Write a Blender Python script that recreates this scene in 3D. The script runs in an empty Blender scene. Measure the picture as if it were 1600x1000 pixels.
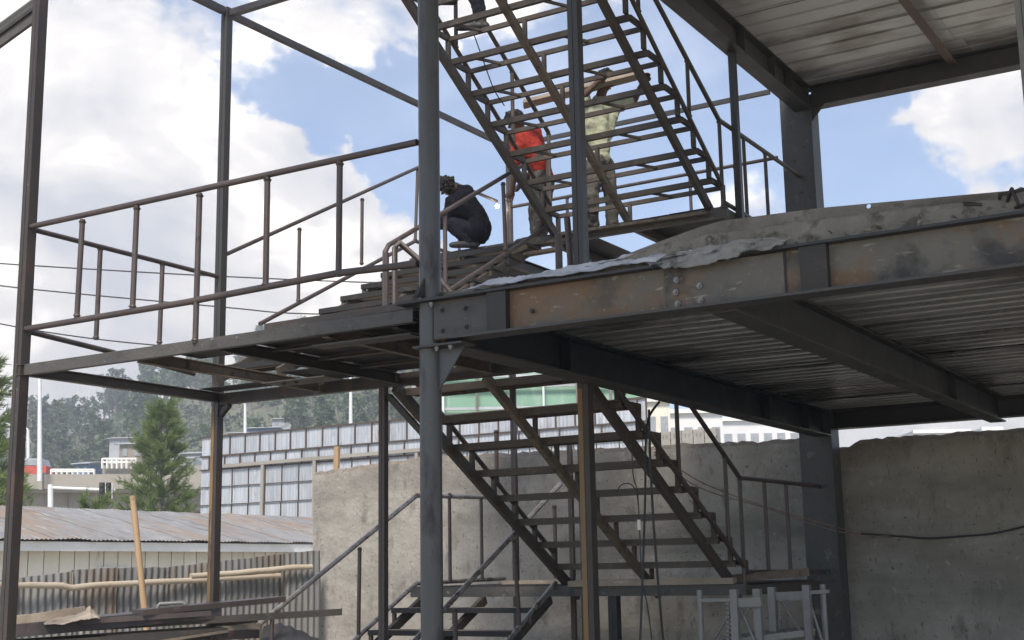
import bpy, bmesh, math, random
from mathutils import Vector, Matrix, noise as mnoise
random.seed(7)
V = Vector
scn = bpy.context.scene
COL = scn.collection
ZC = 1.6                                   # eye height above the ground

# ------------------------------------------------------------------ camera
F_PX, PITCH, ROLL, YAW = 2058.78, 0.1879014, -0.0178812, -0.5460335
_fw = V((math.sin(YAW)*math.cos(PITCH), math.cos(YAW)*math.cos(PITCH), math.sin(PITCH)))
_r = V((math.cos(YAW), -math.sin(YAW), 0)); _u = _r.cross(_fw)
CR = math.cos(ROLL)*_r + math.sin(ROLL)*_u
CU = -math.sin(ROLL)*_r + math.cos(ROLL)*_u
CF = _fw
cam_d = bpy.data.cameras.new('camera'); cam = bpy.data.objects.new('camera', cam_d); COL.objects.link(cam)
cam_d.sensor_width = 36; cam_d.lens = F_PX/1600*36; cam_d.clip_start = .05; cam_d.clip_end = 3000
m = Matrix((CR, CU, -CF)).transposed().to_4x4(); m.translation = V((0, 0, ZC)); cam.matrix_world = m
scn.camera = cam

def ray(px, py):
    return CR*((px-800)/F_PX) - CU*((py-500)/F_PX) + CF
def at(px, py, X=None, Y=None, Z=None):    # measured point on a known plane (Z relative to the eye)
    d = ray(px, py)
    if X is not None: return d*(X/d.x)
    if Y is not None: return d*(Y/d.y)
    return d*(Z/d.z)
def dp(px, py, depth):                     # measured point at a known distance
    return ray(px, py)*depth

# ------------------------------------------------------------------ light
SUN_EL = math.radians(48)
sun_dir = (-_r*0.16 - V((CF.x, CF.y, 0)).normalized()*0.98).normalized()   # horizontal direction towards the sun: behind the viewer
sun_vec = (sun_dir*math.cos(SUN_EL) + V((0, 0, math.sin(SUN_EL)))).normalized()
sl = bpy.data.lights.new('sun', 'SUN'); sl.energy = 1.3; sl.angle = math.radians(16); sl.color = (1, .93, .83)
so = bpy.data.objects.new('sun', sl); COL.objects.link(so)
so.rotation_euler = sun_vec.to_track_quat('Z', 'Y').to_euler(); so.location = (-20, 10, 40)

w = bpy.data.worlds.new('World'); scn.world = w; w.use_nodes = True
def build_world():
    nt = w.node_tree; nt.nodes.clear(); N = nt.nodes.new; L = nt.links.new
    def math_(op, a, b=None, clamp=False):
        n = N('ShaderNodeMath'); n.operation = op; n.use_clamp = clamp
        for i, x in enumerate((a, b)):
            if x is None: continue
            if isinstance(x, (int, float)): n.inputs[i].default_value = x
            else: L(x, n.inputs[i])
        return n.outputs[0]
    tc = N('ShaderNodeTexCoord')
    sky = N('ShaderNodeTexSky'); sky.sky_type = 'NISHITA'; sky.sun_disc = False
    sky.sun_elevation = SUN_EL; sky.sun_rotation = math.atan2(sun_vec.x, sun_vec.y)
    sky.altitude = 2300; sky.air_density = 1.0; sky.dust_density = 1.2; sky.ozone_density = 1.0
    # cloud cover: fractal noise over the whole dome plus the cloud banks that stand in view
    mp = N('ShaderNodeMapping'); mp.inputs['Scale'].default_value = (1, 1, 1.9); L(tc.outputs['Generated'], mp.inputs[0])
    n1 = N('ShaderNodeTexNoise'); n1.inputs['Scale'].default_value = 5.2; n1.inputs['Detail'].default_value = 6; n1.inputs['Roughness'].default_value = .56; n1.inputs['Distortion'].default_value = .25
    L(mp.outputs[0], n1.inputs['Vector'])
    n2 = N('ShaderNodeTexNoise'); n2.inputs['Scale'].default_value = 9.5; n2.inputs['Detail'].default_value = 5; n2.inputs['Roughness'].default_value = .6
    L(mp.outputs[0], n2.inputs['Vector'])
    banks = [(20,340,240,.46),(220,400,240,.48),(400,330,120,.3),(430,470,250,.5),(570,450,160,.42),(110,80,180,.28),(560,20,150,.24),(800,10,140,.16),(1550,165,115,.42),(1450,205,50,.22),
             (1340,255,60,.12),(120,720,260,.5),(700,720,240,.3),(1460,640,300,.5),(-300,400,400,.45),(1160,300,60,.10),
             (560,255,140,-.32),(700,240,150,-.32),(900,250,220,-.28),(1330,190,150,-.30),(1050,130,140,-.2),(470,150,90,-.24),(30,70,40,-.2)]
    nw = N('ShaderNodeTexNoise'); nw.inputs['Scale'].default_value = 11; nw.inputs['Detail'].default_value = 5; nw.inputs['Roughness'].default_value = .62; L(tc.outputs['Generated'], nw.inputs['Vector'])
    ws = N('ShaderNodeVectorMath'); ws.operation = 'SUBTRACT'; L(nw.outputs['Color'], ws.inputs[0]); ws.inputs[1].default_value = (.5, .5, .5)
    wa = N('ShaderNodeVectorMath'); wa.operation = 'MULTIPLY_ADD'; L(ws.outputs[0], wa.inputs[0]); wa.inputs[1].default_value = (.16, .16, .16); L(tc.outputs['Generated'], wa.inputs[2])
    wn_ = N('ShaderNodeVectorMath'); wn_.operation = 'NORMALIZE'; L(wa.outputs[0], wn_.inputs[0]); wdir = wn_.outputs[0]
    acc = None
    for (x, y, r, a) in banks:
        d = ray(x, y).normalized()
        vm = N('ShaderNodeVectorMath'); vm.operation = 'DOT_PRODUCT'; L(wdir, vm.inputs[0]); vm.inputs[1].default_value = d
        mr = N('ShaderNodeMapRange'); mr.interpolation_type = 'SMOOTHSTEP'
        mr.inputs[1].default_value = math.cos(math.atan(r*1.35/F_PX)); mr.inputs[2].default_value = math.cos(math.atan(r*.25/F_PX)); mr.inputs[3].default_value = 0; mr.inputs[4].default_value = a
        L(vm.outputs['Value'], mr.inputs[0])
        acc = mr.outputs[0] if acc is None else math_('ADD', acc, mr.outputs[0])
    acc = math_('MINIMUM', acc, .6)
    dens = math_('ADD', math_('ADD', math_('MULTIPLY', n1.outputs[0], 1.25), math_('MULTIPLY', n2.outputs[0], .55)), acc)
    mask = N('ShaderNodeMapRange'); mask.interpolation_type = 'SMOOTHSTEP'
    mask.inputs[1].default_value = .93; mask.inputs[2].default_value = 1.17; mask.inputs[3].default_value = .16; L(dens, mask.inputs[0])
    # cloud brightness: thin veils greyish blue, thick tops white
    mp3 = N('ShaderNodeMapping'); mp3.inputs['Scale'].default_value = (1, 1, 1.6); mp3.inputs['Location'].default_value = (3.1, 1.7, .4); L(tc.outputs['Generated'], mp3.inputs[0])
    n3 = N('ShaderNodeTexNoise'); n3.inputs['Scale'].default_value = 7.5; n3.inputs['Detail'].default_value = 6; n3.inputs['Roughness'].default_value = .55; n3.inputs['Distortion'].default_value = .5; L(mp3.outputs[0], n3.inputs['Vector'])
    br = N('ShaderNodeValToRGB'); L(math_('ADD', math_('MULTIPLY', n3.outputs[0], .8), math_('MULTIPLY', n2.outputs[0], .3)), br.inputs[0])
    e = br.color_ramp.elements; e[0].position = .43; e[0].color = (.66, .672, .735, 1); e[1].position = .74; e[1].color = (2.1, 1.95, 1.75, 1); em = e.new(.575); em.color = (.98, .94, .92, 1)
    cl = N('ShaderNodeVectorMath'); cl.operation = 'SCALE'; L(br.outputs[0], cl.inputs[0]); cl.inputs['Scale'].default_value = CLOUD
    # sky blue, slightly lifted by high haze
    mx = N('ShaderNodeMix'); mx.data_type = 'RGBA'; L(mask.outputs[0], mx.inputs[0]); L(sky.outputs[0], mx.inputs[6]); L(cl.outputs[0], mx.inputs[7])
    bg = N('ShaderNodeBackground'); bg.inputs[1].default_value = SKY_STRENGTH; L(mx.outputs[2], bg.inputs[0])
    out = N('ShaderNodeOutputWorld'); L(bg.outputs[0], out.inputs[0])
SKY_STRENGTH, CLOUD = .052, 5.4
build_world(); w.cycles.sampling_method = "MANUAL"; w.cycles.sample_map_resolution = 256
vs = scn.view_settings; vs.view_transform = 'Standard'; vs.look = 'None'; vs.gamma = 1; vs.use_curve_mapping = False
vs.exposure = 2.12
scn.cycles.max_bounces = 6; scn.cycles.diffuse_bounces = 4; scn.cycles.glossy_bounces = 2; scn.cycles.volume_bounces = 0; scn.cycles.use_denoising = True

# ------------------------------------------------------------------ materials
MATS = {}
def M(name, cols, scale=3, rough=.6, metal=0, bump=.0, bscale=None, stretch=(1,1,1), layers=(), spec=.5, detail=4, rvar=.15, rotz=0, transl=0, var=0):
    """colour ramp over stretched noise, extra layers of (colour, scale, lo, hi, stretch), fine bump"""
    mt = bpy.data.materials.new(name); mt.use_nodes = True; nt = mt.node_tree; N = nt.nodes.new; L = nt.links.new
    b = nt.nodes['Principled BSDF']
    tc = N('ShaderNodeTexCoord'); oi = N('ShaderNodeObjectInfo')
    add = N('ShaderNodeVectorMath'); add.operation = 'MULTIPLY_ADD'; L(oi.outputs['Random'], add.inputs[0]); add.inputs[1].default_value = (7.3, 4.1, 5.7); L(tc.outputs['Object'], add.inputs[2])
    def noise(sc, st, det=detail, rg=.6):
        mp = N('ShaderNodeMapping'); mp.inputs['Scale'].default_value = st; mp.inputs['Rotation'].default_value = (0, 0, rotz); L(add.outputs[0], mp.inputs[0])
        n = N('ShaderNodeTexNoise'); n.inputs['Scale'].default_value = sc; n.inputs['Detail'].default_value = det; n.inputs['Roughness'].default_value = rg
        L(mp.outputs[0], n.inputs['Vector']); return n.outputs[0]
    base = noise(scale, stretch)
    rp = N('ShaderNodeValToRGB'); L(base, rp.inputs[0])
    while len(rp.color_ramp.elements) < len(cols): rp.color_ramp.elements.new(.5)
    k = len(cols)
    for i, c in enumerate(cols):
        el = rp.color_ramp.elements[i]; el.position = .28+.44*(i/(k-1) if k > 1 else 0); el.color = (*c, 1)
    cur = rp.outputs[0]
    for (c, sc, lo, hi, st) in layers:
        nn = noise(sc, st)
        mr = N('ShaderNodeMapRange'); mr.inputs[1].default_value = lo; mr.inputs[2].default_value = hi; L(nn, mr.inputs[0])
        mx = N('ShaderNodeMix'); mx.data_type = 'RGBA'; L(mr.outputs[0], mx.inputs[0]); L(cur, mx.inputs[6]); mx.inputs[7].default_value = (*c, 1); cur = mx.outputs[2]
    if var:
        vr = N('ShaderNodeMapRange'); L(oi.outputs['Random'], vr.inputs[0]); vr.inputs[3].default_value = 1-var; vr.inputs[4].default_value = 1+var
        sc_ = N('ShaderNodeVectorMath'); sc_.operation = 'SCALE'; L(cur, sc_.inputs[0]); L(vr.outputs[0], sc_.inputs['Scale']); cur = sc_.outputs[0]
    L(cur, b.inputs['Base Color'])
    rr = N('ShaderNodeMapRange'); L(base, rr.inputs[0]); rr.inputs[1].default_value = .3; rr.inputs[2].default_value = .7; rr.inputs[3].default_value = max(.05, rough-rvar); rr.inputs[4].default_value = min(1, rough+rvar); L(rr.outputs[0], b.inputs['Roughness'])
    b.inputs['Metallic'].default_value = metal; b.inputs['Specular IOR Level'].default_value = spec
    if bump:
        bn = noise(bscale or scale*6, (1,1,1)); bp = N('ShaderNodeBump'); bp.inputs['Strength'].default_value = bump; bp.inputs['Distance'].default_value = .02; L(bn, bp.inputs['Height']); L(bp.outputs[0], b.inputs['Normal'])
    if transl:
        t = N('ShaderNodeBsdfTranslucent'); L(cur, t.inputs[0]); ms = N('ShaderNodeMixShader'); ms.inputs[0].default_value = transl
        L(b.outputs[0], ms.inputs[1]); L(t.outputs[0], ms.inputs[2]); L(ms.outputs[0], nt.nodes['Material Output'].inputs[0])
    MATS[name] = mt; return mt
VZ = (1, 1, .12)   # streaks running down
M('pipe_paint', [(.062,.061,.060),(.090,.088,.085)], 5, .40, .2, .12, 40, VZ, [((.022,.020,.020), 6, .56, .70, (1,1,.3)), ((.075,.076,.078), 26, .64, .78, (1,1,.5)), ((.22,.21,.195), 38, .68, .76, (1,1,.8))])
M('grey_steel', [(.037,.034,.032),(.062,.057,.053)], 4, .5, .2, .1, 40, VZ, [((.075,.048,.034), 6, .58, .74, (1,1,.4)), ((.22,.21,.195), 38, .68, .76, (1,1,.8))])
M('tube_primer', [(.055,.040,.037),(.088,.066,.060)], 6, .5, .15, .1, 60, (1,1,.4), [((.11,.078,.062), 14, .6, .75, (1,1,1)), ((.035,.028,.028), 9, .6, .72, (1,1,1))])
M('tube_highlight', [(.24,.21,.185),(.42,.40,.375)], 8, .30, .55, .1, 60, (1,1,1), [((.13,.08,.06), 9, .54, .68, (1,1,1))])  # lowest rails: white highlights put into the pale colour, rust patches over it
M('stair_steel', [(.054,.043,.036),(.092,.074,.061)], 6, .6, .12, .2, 60, (1,1,1), [((.13,.098,.07), 9, .58, .74, (1,1,1)), ((.22,.21,.195), 38, .68, .76, (1,1,.8))])
M('stair_rust', [(.10,.075,.055),(.19,.145,.105)], 8, .75, .05, .35, 50, (1,1,1), [((.05,.04,.035), 9, .55, .68, (1,1,1)), ((.26,.22,.17), 25, .62, .75, (1,1,1))])
M('ochre_steel', [(.16,.095,.04),(.25,.155,.065)], 5, .6, .1, .1, 40, VZ, [((.06,.04,.035), 6, .52, .64, (1,1,.25)), ((.35,.33,.3), 12, .66, .72, (1,1,.5))])
M('post_steel', [(.034,.027,.024),(.060,.048,.042)], 5, .5, .2, .1, 40, VZ, [((.085,.050,.036), 8, .56, .70, (1,1,.3)), ((.22,.21,.195), 38, .68, .76, (1,1,.8))])
M('beam_rust', [(.095,.085,.071),(.16,.144,.12)], 2.2, .66, .08, .3, 30, (1,1,1), [((.15,.092,.053), 2.1, .47, .60, (1,1,1.6)), ((.042,.039,.036), 2.9, .51, .64, (1,1,1)), ((.29,.27,.23), 9, .61, .71, (.5,1,2.4)), ((.22,.17,.115), 22, .62, .72, (1,1,1))])
M('beam_orange', [(.10,.086,.068),(.165,.14,.108)], 2.6, .7, .06, .3, 30, (1,1,1), [((.165,.098,.054), 1.7, .46, .60, (.7,1,1.4)), ((.085,.07,.055), 3.3, .56, .68, (1,1,1)), ((.33,.29,.23), 10, .60, .70, (.5,1,2)), ((.30,.24,.17), 24, .62, .72, (1,1,1))])
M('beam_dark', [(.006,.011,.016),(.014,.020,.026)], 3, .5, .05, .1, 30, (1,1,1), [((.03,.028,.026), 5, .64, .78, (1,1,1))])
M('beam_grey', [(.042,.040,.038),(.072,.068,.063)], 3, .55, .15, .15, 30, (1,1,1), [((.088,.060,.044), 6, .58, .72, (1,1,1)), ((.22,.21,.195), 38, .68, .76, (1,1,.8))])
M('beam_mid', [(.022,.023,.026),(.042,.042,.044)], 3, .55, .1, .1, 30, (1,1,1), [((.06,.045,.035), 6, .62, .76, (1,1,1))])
M('black_plate', [(.024,.021,.019),(.044,.038,.033)], 6, .6, .1, .15, 40, (1,1,1), [((.08,.06,.044), 9, .60, .74, (1,1,1))])
M('deck_zinc', [(.21,.21,.205),(.34,.338,.33)], 2.0, .34, .6, .12, 25, (.25,1,1), [((.08,.075,.069), 1.1, .47, .62, (.5,1,1))], var=.28)
M('deck_roof', [(.52,.51,.485),(.68,.665,.635)], 2.5, .5, .25, .12, 25, (.25,1,1), [((.30,.275,.24), 1.4, .46, .62, (.5,1,1))], var=.12)
M('purlin_rust', [(.09,.055,.04),(.15,.10,.07)], 6, .65, .1, .2)
M('landing_plate', [(.012,.011,.011),(.026,.023,.021)], 3, .7, .05, .2, 30, (1,1,1), [((.06,.05,.04), 6, .62, .76, (1,1,1))])
M('fascia_steel', [(.055,.051,.047),(.10,.092,.083)], 5, .65, .12, .3, 40, (.4,1,1), [((.05,.045,.042), 7, .56, .7, (1,1,1)), ((.27,.26,.24), 20, .66, .75, (1,1,1))])
M('concrete', [(.155,.138,.115),(.25,.226,.192)], 6, .9, 0, .8, 25, (1,1,1), [((.085,.076,.064), 9, .55, .66, (1,1,1)), ((.31,.29,.255), 18, .65, .74, (1,1,1)), ((.12,.10,.08), 2.0, .54, .66, (.5,1,1.5))])
M('plastic_sheet', [(.62,.62,.66),(.82,.82,.84)], 6, .3, 0, .3, 20, (1,1,1), [((.42,.40,.37), 8, .62, .76, (1,1,1))], transl=.25)
M('wall_plaster', [(.225,.206,.178),(.30,.277,.242),(.355,.329,.290)], 2.2, .92, 0, 1.0, 11, (1,1,1), [((.155,.14,.12), .75, .48, .66, (.4,1,1.3)), ((.165,.15,.129), 4, .55, .68, (1,1,.45)), ((.40,.375,.335), 9, .62, .78, (1,1,1)), ((.095,.087,.076), 13, .65, .70, (1,1,1.6)), ((.14,.127,.11), 26, .60, .70, (1.5,1,.5))], detail=6)
M('plastic_dirty', [(.20,.19,.17),(.34,.33,.31)], 8, .45, 0, .4, 20, (1,1,1), [((.10,.095,.085), 7, .58, .7, (1,1,1))], transl=.2)
M('wall_edge', [(.17,.14,.115),(.28,.24,.2)], 12, .95, 0, 1, 40)
M('column_steel', [(.044,.044,.042),(.078,.077,.073)], 3, .6, .1, .3, 30, (1,1,.5), [((.024,.023,.022), 22, .62, .70, (1,1,.7)), ((.115,.075,.05), 4, .62, .76, (1,1,1)), ((.15,.148,.14), 7, .60, .74, (1,1,1))])
M('zinc_sheet', [(.33,.35,.385),(.47,.487,.515)], 9, .55, .15, .04, 30, (1,1,.06), [((.235,.235,.245), 4, .56, .78, (1,1,.4)), ((.56,.57,.585), 16, .60, .74, (1,1,.05)), ((.28,.225,.18), 2.2, .64, .78, (1,1,.3))], var=.11)
M('zinc_rail', [(.055,.038,.032),(.095,.066,.055)], 6, .7)
M('zinc_dark', [(.145,.145,.142),(.25,.245,.235)], 7, .55, .15, .08, 30, (1,1,.08), [((.185,.145,.11), 1.6, .50, .66, (1,1,.6)), ((.34,.335,.325), 18, .60, .75, (1,1,.08))], var=.18)
M('shed_roof', [(.20,.20,.202),(.285,.28,.275)], 6, .6, .15, .06, 30, (.18,1.6,1), [((.265,.20,.152), 1.1, .46, .62, (.35,1,1)), ((.165,.13,.108), 5, .56, .72, (.16,1.6,1)), ((.38,.38,.385), 9, .58, .74, (.12,2,1))], var=.08)
M('white_paint', [(.68,.66,.62),(.80,.78,.74)], 3, .6, 0, .05, 30)
M('cream_siding', [(.66,.61,.50),(.76,.71,.60)], 3, .65, 0, .06, 30, (1,1,.4), [((.50,.43,.33), 5, .64, .76, (1,1,.3))], var=.05)
M('siding_seam', [(.30,.26,.21),(.38,.33,.27)], 5, .8)
M('fresh_timber', [(.30,.19,.10),(.42,.29,.17)], 9, .75, 0, .2, 50, (1,1,.12), [((.25,.15,.08), 12, .60, .72, (1,1,.5))])
M('pole_wood', [(.36,.30,.22),(.48,.41,.32)], 8, .75, 0, .2, 50, (.15,.15,1), [((.30,.22,.14), 14, .62, .74, (1,1,1))])
M('plank_wood', [(.25,.20,.15),(.40,.33,.26)], 8, .85, 0, .3, 50, (.2,1,1), [((.5,.47,.42), 12, .62, .74, (.3,1,1))])
M('clutter_steel', [(.035,.03,.035),(.085,.065,.062)], 5, .45, .2, .15, 40, (1,1,1), [((.16,.09,.075), 4, .58, .7, (1,1,1))])
M('galv', [(.185,.18,.172),(.28,.273,.262)], 12, .5, .3, .1, 60)
M('cable_black', [(.015,.015,.016),(.025,.025,.026)], 10, .5)
M('wire_red', [(.22,.12,.10),(.30,.2,.18)], 10, .5)
M('bridge_concrete', [(.25,.228,.195),(.34,.31,.27)], .35, .9, 0, .1, 3, (1,1,1), [((.30,.27,.24), .8, .6, .75, (1,1,.4))])
M('pale_building', [(.60,.59,.59),(.72,.71,.70)], .5, .85)
M('window_dark', [(.24,.25,.27),(.33,.34,.36)], 2, .25)
M('green_net', [(.16,.30,.21),(.24,.38,.28)], .5, .8, 0, .1, 4, (1,1,.5), [((.36,.44,.38), 1.2, .52, .70, (1,1,.3))])
M('block_wall', [(.33,.31,.28),(.44,.42,.38)], 4, .9, 0, .3)
M('soil', [(.30,.27,.225),(.40,.365,.31)], 1.5, .95, 0, .5, 8)
M('hill_soil', [(.09,.105,.06),(.17,.165,.10)], .08, .95, 0, .3, 1)
M('asphalt', [(.045,.045,.045),(.06,.06,.06)], 3, .9)
M('leaf_euc', [(.07,.115,.05),(.12,.165,.08)], .8, .6, 0, 0, transl=.25)
M('leaf_euc_pale', [(.09,.115,.07),(.15,.175,.11)], .8, .6, 0, 0, transl=.25)
M('leaf_cas', [(.13,.18,.055),(.22,.28,.095)], .7, .6, 0, 0, transl=.45)
M('bark', [(.12,.10,.085),(.24,.21,.18)], 5, .9, 0, .3)
M('hut_tin', [(.28,.29,.31),(.45,.46,.48)], .6, .6)
M('hut_wall', [(.22,.17,.14),(.32,.26,.21)], .6, .9)
M('hut_blue', [(.10,.16,.26),(.16,.22,.33)], .6, .8)
M('red_paint', [(.42,.06,.04),(.5,.09,.06)], 2, .5)
M('lamp_white', [(.60,.60,.60),(.70,.70,.70)], 3, .5)
M('skin', [(.075,.04,.028),(.11,.062,.042)], 12, .55, 0, .05)
M('hair', [(.008,.007,.007),(.016,.014,.013)], 40, .9, 0, .6, 120)
M('cloth_black', [(.006,.006,.009),(.014,.014,.019)], 8, .9, 0, .35, 26, spec=.1)
M('cloth_red', [(.30,.035,.025),(.46,.06,.045)], 7, .8, 0, .35, 22, spec=.1)
M('cloth_cream', [(.30,.31,.21),(.42,.42,.31)], 7, .85, 0, .45, 18, spec=.1)
M('cloth_grey', [(.06,.058,.052),(.115,.11,.098)], 9, .9, 0, .4, 22, (1,1,1), [((.20,.19,.17), 14, .6, .7, (1,1,1))], spec=.1)
M('cloth_navy', [(.010,.011,.017),(.024,.026,.034)], 7, .9, 0, .3, 25, spec=.1)
M('shoe', [(.012,.012,.013),(.03,.028,.028)], 14, .6, 0, .2)
def emit(name, c, s):
    mt = bpy.data.materials.new(name); mt.use_nodes = True; b = mt.node_tree.nodes['Principled BSDF']
    b.inputs['Emission Color'].default_value = (*c, 1); b.inputs['Emission Strength'].default_value = s; MATS[name] = mt
emit('weld_spark', (1, .82, .6), 14)

# ------------------------------------------------------------------ mesh helpers (all points relative to the eye; ZC lifts them)
class MB:
    def __init__(s): s.v = []; s.f = []; s.sm = []
    def add(s, vs, fs, smooth=False):
        o = len(s.v); s.v += [V(x) for x in vs]; s.f += [[o+i for i in f] for f in fs]; s.sm += [smooth]*len(fs); return s
    def prof(s, pts, p0, p1, up=(0,0,1), smooth=False, caps=True):
        p0 = V(p0); p1 = V(p1); d = (p1-p0).normalized(); up = V(up)
        if abs(d.dot(up)) > .98: up = V((0, 1, 0))
        r = d.cross(up).normalized(); u = r.cross(d); n = len(pts)
        vs = [p+r*a+u*b for p in (p0, p1) for a, b in pts]
        fs = [[i, (i+1) % n, n+(i+1) % n, n+i] for i in range(n)]
        s.add(vs, fs, smooth)
        if caps: s.add(vs, [list(range(n))[::-1], list(range(n, 2*n))])
        return s
    def bar(s, p0, p1, w, h, up=(0,0,1)):
        return s.prof([(-w/2,-h/2),(w/2,-h/2),(w/2,h/2),(-w/2,h/2)], p0, p1, up)
    def box(s, lo, hi):
        c = [(lo[i]+hi[i])/2 for i in range(3)]
        return s.bar((c[0], c[1], lo[2]), (c[0], c[1], hi[2]), abs(hi[0]-lo[0]), abs(hi[1]-lo[1]), (0,1,0))
    def tube(s, pts, r, n=10, caps=True, rs=None):
        pts = [V(p) for p in pts]; rings = []
        up = V((0, 0, 1)); d0 = (pts[1]-pts[0]).normalized()
        if abs(d0.dot(up)) > .95: up = V((0, 1, 0))
        for i, p in enumerate(pts):
            a = (pts[i]-pts[i-1]).normalized() if i else (pts[1]-pts[0]).normalized()
            b = (pts[i+1]-pts[i]).normalized() if i < len(pts)-1 else a
            t = (a+b).normalized(); k = 1/max(.5, t.dot(a))
            rr = t.cross(up).normalized(); uu = rr.cross(t)
            rad = rs[i] if rs else r
            rings.append([p+(rr*math.cos(2*math.pi*j/n)+uu*math.sin(2*math.pi*j/n))*rad*(k if k < 1.3 else 1.3) for j in range(n)])
        vs = [q for R_ in rings for q in R_]; fs = []
        for i in range(len(pts)-1):
            fs += [[i*n+j, i*n+(j+1) % n, (i+1)*n+(j+1) % n, (i+1)*n+j] for j in range(n)]
        s.add(vs, fs, True)
        if caps: s.add(vs, [list(range(n))[::-1], list(range((len(pts)-1)*n, len(pts)*n))])
        return s
    def ibeam(s, p0, p1, h, w, tw=.012, tf=.016, up=(0,0,1)):   # points on the section's centre line
        a, b = w/2, h/2
        return s.prof([(-a,-b),(a,-b),(a,-b+tf),(tw/2,-b+tf),(tw/2,b-tf),(a,b-tf),(a,b),(-a,b),(-a,b-tf),(-tw/2,b-tf),(-tw/2,-b+tf),(-a,-b+tf)], p0, p1, up, caps=False)
    def angle(s, p0, p1, w, h, t=.006, up=(0,0,1), flip=1):
        return s.prof([(0,0),(w*flip,0),(w*flip,t),(t*flip,t),(t*flip,h),(0,h)], p0, p1, up)
    def channel(s, p0, p1, w, h, t=.008, flip=1, up=(0,0,1)):
        f = flip
        return s.prof([(0,-h/2),(w*f,-h/2),(w*f,-h/2+t),(t*f,-h/2+t),(t*f,h/2-t),(w*f,h/2-t),(w*f,h/2),(0,h/2)], p0, p1, up)
    def obj(s, name, mat, parent=None, loc=None, rnd=0):
        o0 = V(parent['_o']) if parent is not None else V(loc if loc is not None else (0, 0, 0))
        me = bpy.data.meshes.new(name); me.from_pydata([tuple(p-o0) for p in s.v], [], s.f)
        me.polygons.foreach_set('use_smooth', s.sm); me.materials.append(MATS[mat]); me.update()
        bm = bmesh.new(); bm.from_mesh(me); bmesh.ops.recalc_face_normals(bm, faces=bm.faces); bm.to_mesh(me); bm.free()
        o = bpy.data.objects.new(name, me); COL.objects.link(o)
        o['_o'] = tuple(o0)
        if parent is not None: o.parent = parent
        else: o.location = o0+V((0, 0, ZC))
        return o
def tag(o, label, cat, group=None):
    o['label'] = label; o['category'] = cat
    if group: o['group'] = group
    return o
def thing(name, label, cat, loc, group=None):
    o = bpy.data.objects.new(name, None); COL.objects.link(o); o.empty_display_size = .2
    o.location = V(loc)+V((0, 0, ZC)); o['_o'] = tuple(loc); return tag(o, label, cat, group)
def struct(name, mb, mat, kind='structure'):
    o = mb.obj(name, mat); o['kind'] = kind; return o
def jit(a=.004): return random.uniform(-a, a)
GZ = -ZC

# ------------------------------------------------------------------ ground and the cement wall
g = MB(); g.add([(-430,-30,GZ),(60,-30,GZ),(60,400,GZ),(-430,400,GZ)], [[0,1,2,3]]); struct('ground', g, 'soil')

def wall(label, x0, x1, y, top, dy=.16, seed=0, notch=None):
    """plastered wall along X with a ragged broken top edge; top is a list of (x, z)"""
    t = thing('cement_wall', label, 'wall', ((x0+x1)/2, y, GZ))
    n = int((x1-x0)/.06); f = MB(); e = MB(); tz = []
    for i in range(n+1):
        x = x0+(x1-x0)*i/n
        for (a, za), (b, zb) in zip(top, top[1:]):
            if a <= x <= b+1e-6: z = za+(zb-za)*(x-a)/(b-a)
        z += .018*mnoise.noise((x*3.1, seed, 0))+.022*mnoise.noise((x*11, seed+3, 0))+(.016*random.random())
        tz.append((x, z))
    def yy(x, z): return y+.012*mnoise.noise((x*1.2, z*1.2, seed))+.004*mnoise.noise((x*5, z*5, seed))
    rows = 14
    for i in range(n+1):
        x, z = tz[i]
        for j in range(rows+1):
            zz = GZ+(z-.05-GZ)*j/rows; f.v.append(V((x, yy(x, zz), zz)))
    for i in range(n):
        for j in range(rows):
            a = i*(rows+1)+j; f.f.append([a, a+rows+1, a+rows+2, a+1]); f.sm.append(True)
    f.obj('plaster_face', 'wall_plaster', t)
    # broken rough top and the body behind the plaster
    vs = []; fs = []
    for x, z in tz:
        vs += [(x, yy(x, z-.05)+.004, z-.055), (x, y+.03+jit(.02), z), (x, y+dy-.02+jit(.02), z-.02+jit(.02)), (x, y+dy, z-.1), (x, y+dy, GZ)]
    for i in range(n):
        for j in range(4): a = i*5+j; fs.append([a, a+5, a+6, a+1])
    fs += [[0,1,2,3,4], [n*5+j for j in range(5)][::-1]]
    e.add(vs, fs); e.obj('broken_top', 'wall_edge', t)
    ends = MB(); ends.box((x0-.004, y+.02, GZ), (x0+.03, y+dy-.01, tz[0][1]-.08)); ends.box((x1-.03, y+.02, GZ), (x1+.004, y+dy-.01, tz[-1][1]-.08)); ends.obj('wall_end', 'wall_plaster', t)
    return t
wall('long grey plastered wall with broken top behind the lower stair flight', -11.72, -4.61, 14.0, [(-11.72,1.36),(-10,1.46),(-4.6,1.36)], seed=1)
wall('grey plastered wall with ragged top right of the back steel column', -4.60, 2.5, 14.0, [(-4.60,1.22),(-4.26,1.24),(-4.20,1.31),(-2.5,1.32),(2.5,1.33)], seed=5)

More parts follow.
